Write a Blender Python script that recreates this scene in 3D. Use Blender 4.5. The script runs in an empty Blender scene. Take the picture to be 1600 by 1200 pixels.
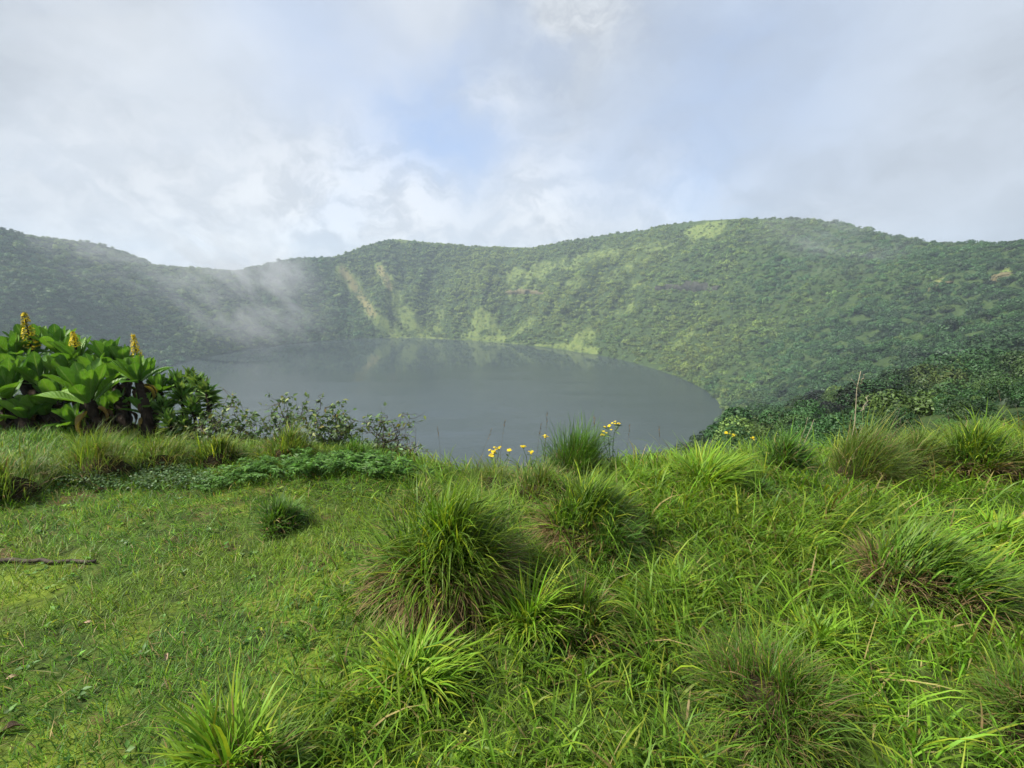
import bpy, bmesh, math, random
import numpy as np
from mathutils import Vector, Matrix

random.seed(7)
rng = np.random.default_rng(7)
SC = bpy.context.scene
COL = SC.collection
R = math.radians

# ------------------------------------------------------------------ camera
F = 733.0                      # focal length in pixels of the 1600 px wide photograph
PITCH = R(13.06)
CAM = np.array([0.0, 0.0, 1.6])
cam_d = bpy.data.cameras.new('camera')
cam = bpy.data.objects.new('camera', cam_d)
COL.objects.link(cam)
cam_d.sensor_width = 36.0
cam_d.lens = 36.0 * F / 1600.0
cam_d.clip_start = 0.05
cam_d.clip_end = 6000.0
cam.location = CAM
cam.rotation_euler = (math.pi / 2 - PITCH, 0, 0)
SC.camera = cam

# ------------------------------------------------------------------ exposure
SC.view_settings.view_transform = 'Standard'
SC.view_settings.look = 'None'
SC.view_settings.gamma = 1.0
SC.view_settings.use_curve_mapping = False
SC.view_settings.exposure = 0.98
SC.render.engine = 'CYCLES'
SC.cycles.use_denoising = True
SC.cycles.max_bounces = 6
SC.cycles.diffuse_bounces = 2
SC.cycles.glossy_bounces = 2
SC.cycles.transmission_bounces = 4
SC.cycles.volume_bounces = 0
SC.cycles.transparent_max_bounces = 4
SC.cycles.volume_max_steps = 64
SC.cycles.use_adaptive_sampling = True
SC.cycles.adaptive_threshold = 0.02

# ------------------------------------------------------------------ sun
SUN_EL, SUN_AZ = R(50), R(-98)       # azimuth from +Y, negative = left
sd = Vector((math.sin(SUN_AZ) * math.cos(SUN_EL), math.cos(SUN_AZ) * math.cos(SUN_EL), math.sin(SUN_EL)))
sun_d = bpy.data.lights.new('sun', 'SUN')
sun_d.energy = 4.6
sun_d.angle = R(8)
sun_d.color = (1.0, 0.95, 0.86)
sun = bpy.data.objects.new('sun', sun_d)
COL.objects.link(sun)
sun.location = (0, 0, 200)
sun.rotation_euler = sd.to_track_quat('Z', 'Y').to_euler()


# ------------------------------------------------------------------ node helper
class NT:
    def __init__(self, tree):
        self.t = tree
        self.n = tree.nodes
        self.l = tree.links

    def node(self, typ, **kw):
        nd = self.n.new(typ)
        for k, v in kw.items():
            setattr(nd, k, v)
        return nd

    def put(self, sock, v):
        if isinstance(v, bpy.types.NodeSocket):
            self.l.new(v, sock)
        elif v is not None:
            if isinstance(v, (tuple, list)) and len(v) == 3 and sock.type == 'RGBA':
                v = (*v, 1.0)
            sock.default_value = v

    def math(self, op, a, b=None, c=None, clamp=False):
        nd = self.node('ShaderNodeMath', operation=op, use_clamp=clamp)
        for i, v in enumerate((a, b, c)):
            if v is not None:
                self.put(nd.inputs[i], v)
        return nd.outputs[0]

    def vmath(self, op, a, b=None, scale=None):
        nd = self.node('ShaderNodeVectorMath', operation=op)
        self.put(nd.inputs[0], a)
        if b is not None:
            self.put(nd.inputs[1], b)
        if scale is not None:
            self.put(nd.inputs['Scale'], scale)
        return nd.outputs['Value'] if op in ('DOT_PRODUCT', 'LENGTH', 'DISTANCE') else nd.outputs[0]

    def noise(self, vec, scale, detail=4, rough=0.5, dist=0.0, out='Fac'):
        nd = self.node('ShaderNodeTexNoise')
        if vec is not None:
            self.put(nd.inputs['Vector'], vec)
        nd.inputs['Scale'].default_value = scale
        nd.inputs['Detail'].default_value = detail
        nd.inputs['Roughness'].default_value = rough
        nd.inputs['Distortion'].default_value = dist
        return nd.outputs[out]

    def mix(self, fac, a, b):
        nd = self.node('ShaderNodeMix', data_type='RGBA')
        self.put(nd.inputs['Factor'], fac)
        self.put(nd.inputs['A'], a)
        self.put(nd.inputs['B'], b)
        return nd.outputs['Result']

    def ramp(self, v, lo, hi, a=0.0, b=1.0):
        nd = self.node('ShaderNodeMapRange', interpolation_type='SMOOTHSTEP')
        self.put(nd.inputs[0], v)
        for i, q in enumerate((lo, hi, a, b)):
            nd.inputs[i + 1].default_value = q
        return nd.outputs[0]

    def mapping(self, vec, scale=(1, 1, 1), loc=(0, 0, 0), rot=(0, 0, 0)):
        nd = self.node('ShaderNodeMapping')
        self.put(nd.inputs['Vector'], vec)
        nd.inputs['Scale'].default_value = scale
        nd.inputs['Location'].default_value = loc
        nd.inputs['Rotation'].default_value = rot
        return nd.outputs[0]


# ------------------------------------------------------------------ pixels <-> space
CP, SP = math.cos(PITCH), math.sin(PITCH)


def ray(px, py):
    x = (px - 800.0) / F
    y = (600.0 - py) / F
    return np.array([x, CP + y * SP, -SP + y * CP])


def at(px, py, Y):
    d = ray(px, py)
    return CAM + d * (Y / d[1])


def on_plane(px, py, z):
    d = ray(px, py)
    return CAM + d * ((z - CAM[2]) / d[2])


def project(P):
    q = np.asarray(P, float) - CAM
    dep = q[..., 1] * CP - q[..., 2] * SP
    up = q[..., 1] * SP + q[..., 2] * CP
    dd = np.where(dep > 0.01, dep, 0.01)
    return 800 + F * q[..., 0] / dd, 600 - F * up / dd, dep


# ------------------------------------------------------------------ world: sky and cloud
world = bpy.data.worlds.new('World')
SC.world = world
world.use_nodes = True
w = NT(world.node_tree)
w.n.clear()
tc = w.node('ShaderNodeTexCoord').outputs['Generated']
wob = w.noise(tc, 5.0, 5, 0.6, out='Color')
wob = w.vmath('SUBTRACT', wob, (0.5, 0.5, 0.5))
dirw = w.vmath('ADD', tc, w.vmath('SCALE', wob, scale=0.17))
dirw = w.vmath('NORMALIZE', dirw)
flat = w.mapping(dirw, scale=(1, 1, 1.7))
n_big = w.noise(flat, 2.6, 5, 0.55)
n_mid = w.noise(flat, 6.5, 6, 0.55, 0.0)
n_fine = w.noise(flat, 12.0, 7, 0.6, 0.0)
n_soft = w.noise(flat, 4.0, 3, 0.45)


def blob(px, py, k):
    d = ray(px, py)
    d = d / np.linalg.norm(d)
    dt = w.vmath('DOT_PRODUCT', dirw, tuple(d))
    return w.math('EXPONENT', w.math('MULTIPLY', w.math('SUBTRACT', dt, 1.0), k))


def addup(items):
    s = None
    for v, wt in items:
        q = w.math('MULTIPLY', v, wt)
        s = q if s is None else w.math('ADD', s, q)
    return s


blue_f = addup([(blob(725, 205, 150), 0.72), (blob(640, 190, 200), 0.4), (blob(500, 80, 110), 0.42), (blob(840, 60, 200), 0.3),
                (blob(1110, 130, 60), 0.34), (blob(1080, 290, 200), 0.35), (blob(1230, 90, 60), 0.22), (blob(930, 260, 200), 0.22)])
blue_f = w.math('MULTIPLY', blue_f, w.ramp(n_mid, 0.25, 0.62, 0.75, 1.1))
blue_f = w.math('SUBTRACT', blue_f, w.math('MULTIPLY', w.math('ADD', blob(775, 150, 500), blob(930, 20, 300)), 0.35))
blue_f = w.math('ADD', blue_f, w.ramp(n_big, 0.52, 0.75, 0.0, 0.25))
blue_f = w.math('MULTIPLY', blue_f, 1.0, clamp=True)
soft_f = w.math('MULTIPLY', addup([(blob(330, 60, 34), 0.45), (blob(640, 40, 120), 0.45)]), w.ramp(n_soft, 0.3, 0.65, 0.55, 1.15))
white_f = addup([(blob(640, 305, 100), 0.85), (blob(860, 325, 120), 0.8), (blob(1040, 330, 250), 0.4), (blob(300, 375, 70), 0.4), (blob(90, 350, 60), 0.22), (blob(470, 350, 110), 0.55),
                 (blob(775, 150, 500), 0.35), (blob(930, 15, 250), 0.55), 
                 (blob(1160, 290, 500), 0.3), (blob(1050, 325, 400), 0.3)])
white_f = w.math('MULTIPLY', white_f, w.ramp(n_fine, 0.38, 0.62, 0.35, 1.25))
white_f = w.math('ADD', white_f, soft_f)
dim = w.ramp(n_big, 0.33, 0.66, 1.07, 0.86)
dim = w.math('MULTIPLY', dim, w.ramp(n_mid, 0.3, 0.7, 0.94, 1.05))
cl = w.vmath('SCALE', (0.298, 0.330, 0.376), scale=dim)
cl = w.mix(w.math('MULTIPLY', white_f, 1.0, clamp=True), cl, (0.465, 0.485, 0.51))
sky = w.node('ShaderNodeTexSky', sky_type='NISHITA', sun_disc=False)
sky.sun_elevation = SUN_EL
sky.sun_rotation = SUN_AZ
sky.altitude = 3500
sky.air_density = 1.2
sky.dust_density = 2.0
SKY_STR = 0.10
clr = w.vmath('SCALE', cl, scale=1.0 / SKY_STR)
# the gaps show clear sky through thin veil cloud
veil = w.mix(0.72, sky.outputs[0], tuple(v / SKY_STR for v in (0.265, 0.335, 0.475)))
skyc = w.mix(blue_f, clr, veil)
bg = w.node('ShaderNodeBackground')
w.put(bg.inputs['Color'], skyc)
bg.inputs['Strength'].default_value = SKY_STR
w.l.new(bg.outputs[0], w.node('ShaderNodeOutputWorld').inputs[0])


# ------------------------------------------------------------------ numpy noise
_PT = np.random.default_rng(3).random((256, 256))


def vnoise(x, y, seed=0):
    x = np.asarray(x, float) + seed * 37.3
    y = np.asarray(y, float) + seed * 17.7
    xi = np.floor(x).astype(int)
    yi = np.floor(y).astype(int)
    fx = x - xi
    fy = y - yi
    fx = fx * fx * (3 - 2 * fx)
    fy = fy * fy * (3 - 2 * fy)
    a = _PT[xi & 255, yi & 255]
    b = _PT[(xi + 1) & 255, yi & 255]
    c = _PT[xi & 255, (yi + 1) & 255]
    d = _PT[(xi + 1) & 255, (yi + 1) & 255]
    return (a * (1 - fx) + b * fx) * (1 - fy) + (c * (1 - fx) + d * fx) * fy


def fbm(x, y, octv=4, seed=0):
    s = 0
    amp = 0.5
    tot = 0
    for i in range(octv):
        s = s + amp * vnoise(x * 2 ** i, y * 2 ** i, seed + i * 5)
        tot += amp
        amp *= 0.5
    return s / tot


def sstep(a, b, x):
    t = np.clip((np.asarray(x, float) - a) / (b - a), 0, 1)
    return t * t * (3 - 2 * t)


# ------------------------------------------------------------------ mesh helpers
def link(o, parent=None):
    COL.objects.link(o)
    if parent is not None:
        o.parent = parent
    return o


def tag(o, label=None, cat=None, group=None, kind=None):
    if label:
        o['label'] = label
    if cat:
        o['category'] = cat
    if group:
        o['group'] = group
    if kind:
        o['kind'] = kind
    return o


def empty(name, loc=(0, 0, 0), rz=0.0):
    o = bpy.data.objects.new(name, None)
    o.empty_display_size = 0.1
    o.location = loc
    o.rotation_euler = (0, 0, rz)
    return link(o)


def np_mesh(name, V, tris=None, quads=None, col=None, smooth=False):
    me = bpy.data.meshes.new(name)
    V = np.asarray(V, np.float32).reshape(-1, 3)
    tris = np.zeros((0, 3), np.int32) if tris is None else np.asarray(tris, np.int32).reshape(-1, 3)
    quads = np.zeros((0, 4), np.int32) if quads is None else np.asarray(quads, np.int32).reshape(-1, 4)
    me.vertices.add(len(V))
    me.vertices.foreach_set('co', V.ravel())
    nl = tris.size + quads.size
    me.loops.add(nl)
    me.loops.foreach_set('vertex_index', np.concatenate([quads.ravel(), tris.ravel()]))
    me.polygons.add(len(tris) + len(quads))
    st = np.concatenate([np.arange(len(quads)) * 4, quads.size + np.arange(len(tris)) * 3]).astype(np.int32)
    me.polygons.foreach_set('loop_start', st)
    if smooth:
        me.polygons.foreach_set('use_smooth', np.ones(len(st), bool))
    me.update(calc_edges=True)
    if col is not None:
        a = me.attributes.new('tone', 'FLOAT_COLOR', 'POINT')
        c = np.ones((len(V), 4), np.float32)
        c[:, :3] = col
        a.data.foreach_set('color', c.ravel())
    return me


def mobj(name, me, mat, parent=None, loc=None):
    o = bpy.data.objects.new(name, me)
    if mat is not None and not me.materials:
        me.materials.append(mat)
    if loc is not None:
        o.location = loc
    return link(o, parent)


# ------------------------------------------------------------------ materials
def new_mat(name):
    m = bpy.data.materials.new(name)
    m.use_nodes = True
    t = NT(m.node_tree)
    t.n.clear()
    return m, t, t.node('ShaderNodeOutputMaterial')


def leaf_material(name, rough=0.45, trans=0.35, spec=0.35, attr='tone', color=None, var=0.25, nscale=30.0):
    """foliage: reflecting front plus light coming through the blade"""
    m, t, out = new_mat(name)
    if color is None:
        c = t.node('ShaderNodeAttribute', attribute_name=attr).outputs['Color']
    else:
        c = t.node('ShaderNodeRGB').outputs[0]
        c.default_value = (*color, 1)
    n = t.noise(t.node('ShaderNodeNewGeometry').outputs['Position'], nscale, 3, 0.6)
    c = t.vmath('SCALE', c, scale=t.ramp(n, 0.3, 0.7, 1 - var, 1 + var))
    p = t.node('ShaderNodeBsdfPrincipled')
    t.put(p.inputs['Base Color'], c)
    p.inputs['Roughness'].default_value = rough
    p.inputs['Specular IOR Level'].default_value = spec
    tr = t.node('ShaderNodeBsdfTranslucent')
    t.put(tr.inputs['Color'], t.vmath('MULTIPLY', c, (1.25, 1.2, 0.6)))
    mx = t.node('ShaderNodeMixShader')
    mx.inputs[0].default_value = trans
    t.l.new(p.outputs[0], mx.inputs[1])
    t.l.new(tr.outputs[0], mx.inputs[2])
    t.l.new(mx.outputs[0], out.inputs[0])
    return m


def plain_material(name, c0, c1, scale=8.0, rough=0.8, bump=0.3, spec=0.2):
    m, t, out = new_mat(name)
    pos = t.node('ShaderNodeNewGeometry').outputs['Position']
    n = t.noise(pos, scale, 6, 0.65)
    p = t.node('ShaderNodeBsdfPrincipled')
    t.put(p.inputs['Base Color'], t.mix(t.ramp(n, 0.3, 0.7), c0, c1))
    p.inputs['Roughness'].default_value = rough
    p.inputs['Specular IOR Level'].default_value = spec
    b = t.node('ShaderNodeBump')
    b.inputs['Strength'].default_value = bump
    b.inputs['Distance'].default_value = 0.02
    t.put(b.inputs['Height'], t.noise(pos, scale * 3, 5, 0.6))
    t.l.new(b.outputs[0], p.inputs['Normal'])
    t.l.new(p.outputs[0], out.inputs[0])
    return m


# ------------------------------------------------------------------ crater: shape
LAKE_Z = -70.4
CX, CY = -60.0, 310.0
shore_px = [(262, 573), (300, 562), (350, 552), (420, 541), (500, 533), (570, 529), (640, 528), (700, 530), (760, 534), (830, 541),
            (900, 550), (950, 558), (1000, 570), (1050, 586), (1090, 603), (1115, 620), (1128, 640), (1122, 660), (1105, 680), (1095, 695)]
sp_ = np.array([on_plane(a, b, LAKE_Z) for a, b in shore_px])
s_th = np.arctan2(sp_[:, 1] - CY, sp_[:, 0] - CX)
s_r = np.hypot(sp_[:, 1] - CY, sp_[:, 0] - CX)
o_ = np.argsort(s_th)
s_th, s_r = s_th[o_], s_r[o_]


def shore_r(th):
    return np.interp(th, s_th, s_r, period=2 * math.pi)


def rim_r(th):
    deg = np.array([-170, -120, -79, -45, -15, 20, 60, 90, 120, 150, 180])
    rr = np.array([330, 318, 309, 312, 318, 330, 352, 365, 362, 348, 335])
    return np.interp(np.degrees(th), deg, rr, period=360)


sky_px = [(0, 353), (60, 367), (110, 372), (150, 377), (195, 390), (240, 411), (300, 416), (370, 420), (400, 414), (440, 404), (480, 399),
          (520, 401), (545, 392), (570, 381), (600, 373), (625, 371), (660, 375), (740, 382), (830, 384), (880, 375), (960, 362),
          (1000, 358), (1040, 348), (1100, 341), (1170, 338), (1270, 339), (1330, 349), (1400, 367), (1470, 377), (1520, 376),
          (1560, 377), (1600, 373), (1660, 372)]
rz_th, rz_z = [], []
for px, py in sky_px:
    d = ray(px, py + 2.0)
    h = d[:2] / np.linalg.norm(d[:2])
    Rr = 340.0
    for _ in range(8):
        b = h[0] * CX + h[1] * CY
        t_ = b + math.sqrt(b * b - (CX * CX + CY * CY) + Rr * Rr)
        p = h * t_
        th = math.atan2(p[1] - CY, p[0] - CX)
        Rr = float(rim_r(th))
    rz_th.append(th)
    rz_z.append(CAM[2] + d[2] / np.linalg.norm(d[:2]) * t_)
TH_CAM = math.atan2(4.0 - CY, 0 - CX)
for dth, z in ((0, -0.4), (0.1, 0.2), (-0.1, 0.2), (0.3, 2.0), (-0.3, 5.0), (0.62, 10.0)):
    rz_th.append(TH_CAM + dth)
    rz_z.append(z)
rz_th = np.array(rz_th)
rz_z = np.array(rz_z)
o_ = np.argsort(rz_th)
rz_th, rz_z = rz_th[o_], rz_z[o_]


def rim_z(th):
    return np.interp(th, rz_th, rz_z, period=2 * math.pi)


def lip(X):
    X = np.asarray(X, float)
    return 3.75 + np.minimum(0.035 * X ** 2, 1.3) + 0.65 * sstep(-0.5, -1.6, X) + 0.25 * (vnoise(np.asarray(X) * 0.8, 0 * np.asarray(X) + 3.3) - 0.5)


def near_z(x, y):
    """the trodden rim where the camera stands"""
    z = 0.10 * (fbm(x * 0.55, y * 0.55, 3, 2) - 0.5) + 0.05 * (fbm(x * 2.2, y * 2.2, 2, 9) - 0.5)
    over = y - lip(x)
    z = z - 0.30 * (np.log1p(np.exp(np.clip(over * 3.0, -30, 30))) / 3.0) * 2.0
    return z


SPURS = [(0.95, 0.05, 13), (1.25, 0.035, -6), (1.37, 0.05, 7), (1.62, 0.06, -9), (1.83, 0.05, 9), (1.98, 0.05, -5), (0.55, 0.08, 8), (0.30, 0.06, -5), (2.5, 0.1, 6), (2.75, .07, -5)]


def crater_z(x, y):
    dx, dy = x - CX, y - CY
    r = np.hypot(dx, dy)
    th = np.arctan2(dy, dx)
    rs, rr, zr = shore_r(th), rim_r(th), rim_z(th)
    t = (r - rs) / (rr - rs)
    tc_ = np.clip(t, 0, 1)
    prof = 1.06 * tc_ - 0.06 * tc_ ** 2 + 0.035 * np.sin(tc_ * 9.0 + th * 3) * tc_ * (1 - tc_) * 3
    prof = np.where(tc_ > 0.93, prof - 0.9 * (tc_ - 0.93) ** 2 * 1.2, prof)
    z = LAKE_Z + (zr - LAKE_Z) * prof
    env = np.sin(np.pi * tc_) ** 0.8
    z = z + env * 12.0 * (fbm(th * 5.0, r * 0.008, 3, 1) - 0.5) + env * 15.0 * (np.abs(2 * fbm(th * 13.0 + r * .004, r * 0.006, 3, 6) - 1) - 0.25) + env * 5.0 * (fbm(x * 0.03, y * 0.03, 3, 4) - 0.5)
    for a, wd, h in SPURS:
        z = z + 1.35 * env * h * np.exp(-((th - a - 0.12 * (1 - tc_)) / wd) ** 2) * (0.4 + 0.6 * (1 - tc_))
    # outer flank
    out_d = np.maximum(r - rr, 0)
    z = np.where(t > 1, z - np.minimum(0.9 * out_d ** 1.15 * 0.4, 150 + 0 * out_d), z)
    # lake bed
    z = np.where(t < 0, LAKE_Z - 0.35 - np.minimum(0.15 * (rs - r), 12), z)
    # under the rim the camera stands on
    dc = np.hypot(x, y - 3.0)
    z = z - 2.2 * np.exp(-(dc / 13.0) ** 2)
    return z


# ------------------------------------------------------------------ crater: bare and grassy places (traced in the photograph, stored on the slope)
patches = [(533, 418, 575, 480, 11, 1.0), (575, 480, 610, 520, 15, .9), (592, 418, 618, 462, 9, .9), (615, 470, 660, 522, 16, .65), (560, 440, 600, 520, 10, .6),
           (742, 520, 752, 495, 9, .9), (725, 527, 790, 530, 6, .9), (752, 492, 775, 515, 12, .7), (800, 432, 830, 425, 10, .8), (820, 430, 870, 412, 12, .7), (830, 445, 800, 455, 10, .6),
           (880, 412, 950, 395, 13, .65), (950, 395, 1050, 380, 10, .5), (795, 530, 830, 500, 8, .6), (905, 535, 925, 515, 11, .85), (870, 540, 930, 548, 5, .9), (925, 515, 945, 490, 10, .5),
           (1085, 365, 1125, 353, 13, .95), (1075, 385, 1100, 365, 9, .6), (1010, 400, 985, 420, 10, .5), (965, 490, 985, 480, 8, .6), (1050, 545, 1080, 520, 8, .35),
           (690, 485, 680, 510, 12, .5), (620, 374, 830, 386, 4, .55), (970, 440, 1010, 445, 9, .5), (870, 450, 960, 430, 8, .45), (620, 525, 860, 540, 2.5, .7),
           (1460, 447, 1475, 440, 8, .8), (1560, 432, 1575, 425, 8, .7), (900, 480, 870, 520, 7, .4), (700, 420, 760, 425, 10, .3), (1120, 640, 1125, 610, 4, .8)]


def bare_mask(P):
    px, py, dep = project(P)
    m = np.zeros(len(px))
    nz = fbm(P[:, 0] * 0.05, P[:, 1] * 0.05, 4, 21)
    wob_ = 14 * (fbm(P[:, 0] * 0.06, P[:, 2] * 0.06, 3, 33) - 0.5)
    for x0, y0, x1, y1, wd, st in patches:
        ux, uy = x1 - x0, y1 - y0
        L2 = ux * ux + uy * uy + 1e-6
        s = np.clip(((px - x0) * ux + (py - y0) * uy) / L2, 0, 1)
        dist = np.hypot(px - x0 - s * ux, (py - y0 - s * uy)) + wob_ * min(1.0, wd / 9)
        m = np.maximum(m, st * (1 - sstep(wd * 0.1, wd * 1.7, dist)))
    m = np.where(dep > 60, m, 0)
    m = np.clip(m * (0.35 + 1.1 * nz), 0, 1)
    return m * (0.45 + 0.55 * sstep(0.3, 0.62, fbm(P[:, 0] * 0.16, P[:, 1] * 0.16, 3, 52)))


def earth_mask(P):
    px, py, dep = project(P)
    m = np.zeros(len(px))
    for x0, y0, x1, y1, wd in [(536, 422, 582, 490, 7), (594, 420, 610, 450, 6), (1462, 446, 1474, 442, 6), (790, 455, 850, 460, 3)]:
        ux, uy = x1 - x0, y1 - y0
        s = np.clip(((px - x0) * ux + (py - y0) * uy) / (ux * ux + uy * uy), 0, 1)
        m = np.maximum(m, 1 - sstep(wd * .5, wd * 1.3, np.hypot(px - x0 - s * ux, py - y0 - s * uy)))
    return np.where(dep > 60, m, 0)


# ------------------------------------------------------------------ crater: slope mesh
NA, NR = 900, 150
ths = np.linspace(-math.pi, math.pi, NA, endpoint=False)
us = np.concatenate([np.linspace(-0.25, 0, 8)[:-1], np.linspace(0, 1.12, NR - 30), 1.12 + np.linspace(0, 1, 24)[1:] ** 2 * 2.6])
NRr = len(us)
TH, U = np.meshgrid(ths, us, indexing='ij')
RS, RRm = shore_r(TH), rim_r(TH)
RAD = RS + U * (RRm - RS)
GX, GY = CX + RAD * np.cos(TH), CY + RAD * np.sin(TH)
GZ = crater_z(GX, GY)
V = np.stack([GX, GY, GZ], -1).reshape(-1, 3)
ii, jj = np.meshgrid(np.arange(NA), np.arange(NRr - 1), indexing='ij')
i2 = (ii + 1) % NA
quads = np.stack([ii * NRr + jj, ii * NRr + jj + 1, i2 * NRr + jj + 1, i2 * NRr + jj], -1).reshape(-1, 4)
me = np_mesh('crater_slope', V, quads=quads[:, ::-1], smooth=True)
me.validate()
bm_ = bare_mask(V)
a = me.attributes.new('bare', 'FLOAT', 'POINT')
a.data.foreach_set('value', bm_.astype(np.float32))
a = me.attributes.new('earth', 'FLOAT', 'POINT')
a.data.foreach_set('value', earth_mask(V).astype(np.float32))

m, t, out = new_mat('crater_slope_cover')
pos = t.node('ShaderNodeNewGeometry').outputs['Position']
n1 = t.noise(pos, 0.35, 6, 0.65)
n2 = t.noise(pos, 0.05, 5, 0.6)
scrub = t.mix(t.ramp(n1, 0.3, 0.7), (0.026, 0.046, 0.016), (0.05, 0.08, 0.024))
gr = t.mix(t.ramp(n1, 0.3, 0.7), (0.090, 0.138, 0.034), (0.155, 0.182, 0.050))
gr = t.mix(t.math('MULTIPLY', t.node('ShaderNodeAttribute', attribute_name='earth').outputs['Fac'], 0.6), gr, (0.22, 0.165, 0.085))
bare = t.node('ShaderNodeAttribute', attribute_name='bare').outputs['Fac']
c = t.mix(t.ramp(t.math('MULTIPLY', bare, t.ramp(t.noise(pos, 0.22, 7, 0.7), 0.32, 0.62, 0.15, 1.6)), 0.08, 0.7), scrub, gr)
p = t.node('ShaderNodeBsdfPrincipled')
t.put(p.inputs['Base Color'], c)
p.inputs['Roughness'].default_value = 0.9
p.inputs['Specular IOR Level'].default_value = 0.1
b = t.node('ShaderNodeBump')
b.inputs['Strength'].default_value = 0.8
b.inputs['Distance'].default_value = 0.6
t.put(b.inputs['Height'], t.noise(pos, 0.8, 6, 0.7))
t.l.new(b.outputs[0], p.inputs['Normal'])
t.l.new(p.outputs[0], out.inputs[0])
slope = mobj('crater_slope', me, m)
tag(slope, 'steep green crater wall ringing the lake', 'hillside', kind='structure')

# ------------------------------------------------------------------ lake
NL = 240
la = np.linspace(0, 2 * math.pi, NL, endpoint=False)
lr = shore_r(np.arctan2(np.sin(la), np.cos(la))) + 2.5
ring = [np.array([[CX, CY, LAKE_Z]])]
for f in (0.25, 0.5, 0.75, 1.0):
    ring.append(np.stack([CX + lr * f * np.cos(la), CY + lr * f * np.sin(la), np.full(NL, LAKE_Z)], -1))
LV = np.concatenate(ring)
tr = [[0, 1 + i, 1 + (i + 1) % NL] for i in range(NL)]
qd = []
for k in range(3):
    for i in range(NL):
        j = (i + 1) % NL
        qd.append([1 + k * NL + i, 1 + (k + 1) * NL + i, 1 + (k + 1) * NL + j, 1 + k * NL + j])
me = np_mesh('lake', LV, tris=tr, quads=qd)
m, t, out = new_mat('lake_water')
pos = t.node('ShaderNodeNewGeometry').outputs['Position']
xyz = t.node('ShaderNodeSeparateXYZ')
t.put(xyz.inputs[0], pos)
sm = t.noise(t.mapping(pos, scale=(0.008, 0.016, 0.0)), 1.0, 5, 0.6, 0.6)
ygrad = t.math('ADD', xyz.outputs[1], t.math('MULTIPLY', t.math('SUBTRACT', sm, 0.5), 95.0))
ygrad = t.math('ADD', ygrad, t.math('MULTIPLY', xyz.outputs[0], -0.18))
windy = t.ramp(ygrad, 385.0, 318.0)           # breeze ruffles the open water, the far bay lies calm
p = t.node('ShaderNodeBsdfPrincipled')
p.inputs['Base Color'].default_value = (0.034, 0.047, 0.046, 1)
p.inputs['IOR'].default_value = 1.333
t.put(p.inputs['Roughness'], t.math('ADD', 0.02, t.math('MULTIPLY', windy, 0.07)))
rip = t.noise(t.mapping(pos, scale=(0.16, 0.42, 1), rot=(0, 0, 0.25)), 1.0, 6, 0.68)
streak = t.ramp(t.noise(t.mapping(pos, scale=(0.012, 0.045, 0.0), rot=(0, 0, 0.12)), 1.0, 5, 0.6), 0.36, 0.62, 0.45, 1.25)
rip2 = t.noise(t.mapping(pos, scale=(1.2, 2.6, 1), rot=(0, 0, -0.2)), 1.0, 3, 0.6)
hgt = t.math('ADD', rip, t.math('MULTIPLY', rip2, 0.4))
b = t.node('ShaderNodeBump')
t.put(b.inputs['Strength'], t.math('ADD', 0.014, t.math('MULTIPLY', t.math('MULTIPLY', windy, streak), 0.30)))
b.inputs['Distance'].default_value = 0.5
t.put(b.inputs['Height'], hgt)
t.l.new(b.outputs[0], p.inputs['Normal'])
t.l.new(p.outputs[0], out.inputs[0])
lake = mobj('lake', me, m)
tag(lake, 'calm grey green crater lake', 'lake', kind='structure')

# ------------------------------------------------------------------ shrubs on the crater wall
m, t, out = new_mat('shrub_foliage')
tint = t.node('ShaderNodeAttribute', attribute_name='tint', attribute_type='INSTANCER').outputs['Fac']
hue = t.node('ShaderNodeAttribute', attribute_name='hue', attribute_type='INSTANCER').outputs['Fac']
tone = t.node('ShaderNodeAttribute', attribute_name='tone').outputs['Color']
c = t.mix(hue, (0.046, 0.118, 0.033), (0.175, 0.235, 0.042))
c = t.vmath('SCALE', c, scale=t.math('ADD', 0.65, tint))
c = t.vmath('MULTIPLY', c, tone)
p = t.node('ShaderNodeBsdfPrincipled')
t.put(p.inputs['Base Color'], c)
p.inputs['Roughness'].default_value = 0.55
p.inputs['Specular IOR Level'].default_value = 0.3
trn = t.node('ShaderNodeBsdfTranslucent')
t.put(trn.inputs['Color'], c)
mx = t.node('ShaderNodeMixShader')
mx.inputs[0].default_value = 0.2
t.l.new(p.outputs[0], mx.inputs[1])
t.l.new(trn.outputs[0], mx.inputs[2])
t.l.new(mx.outputs[0], out.inputs[0])
shrub_mat = m


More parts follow.
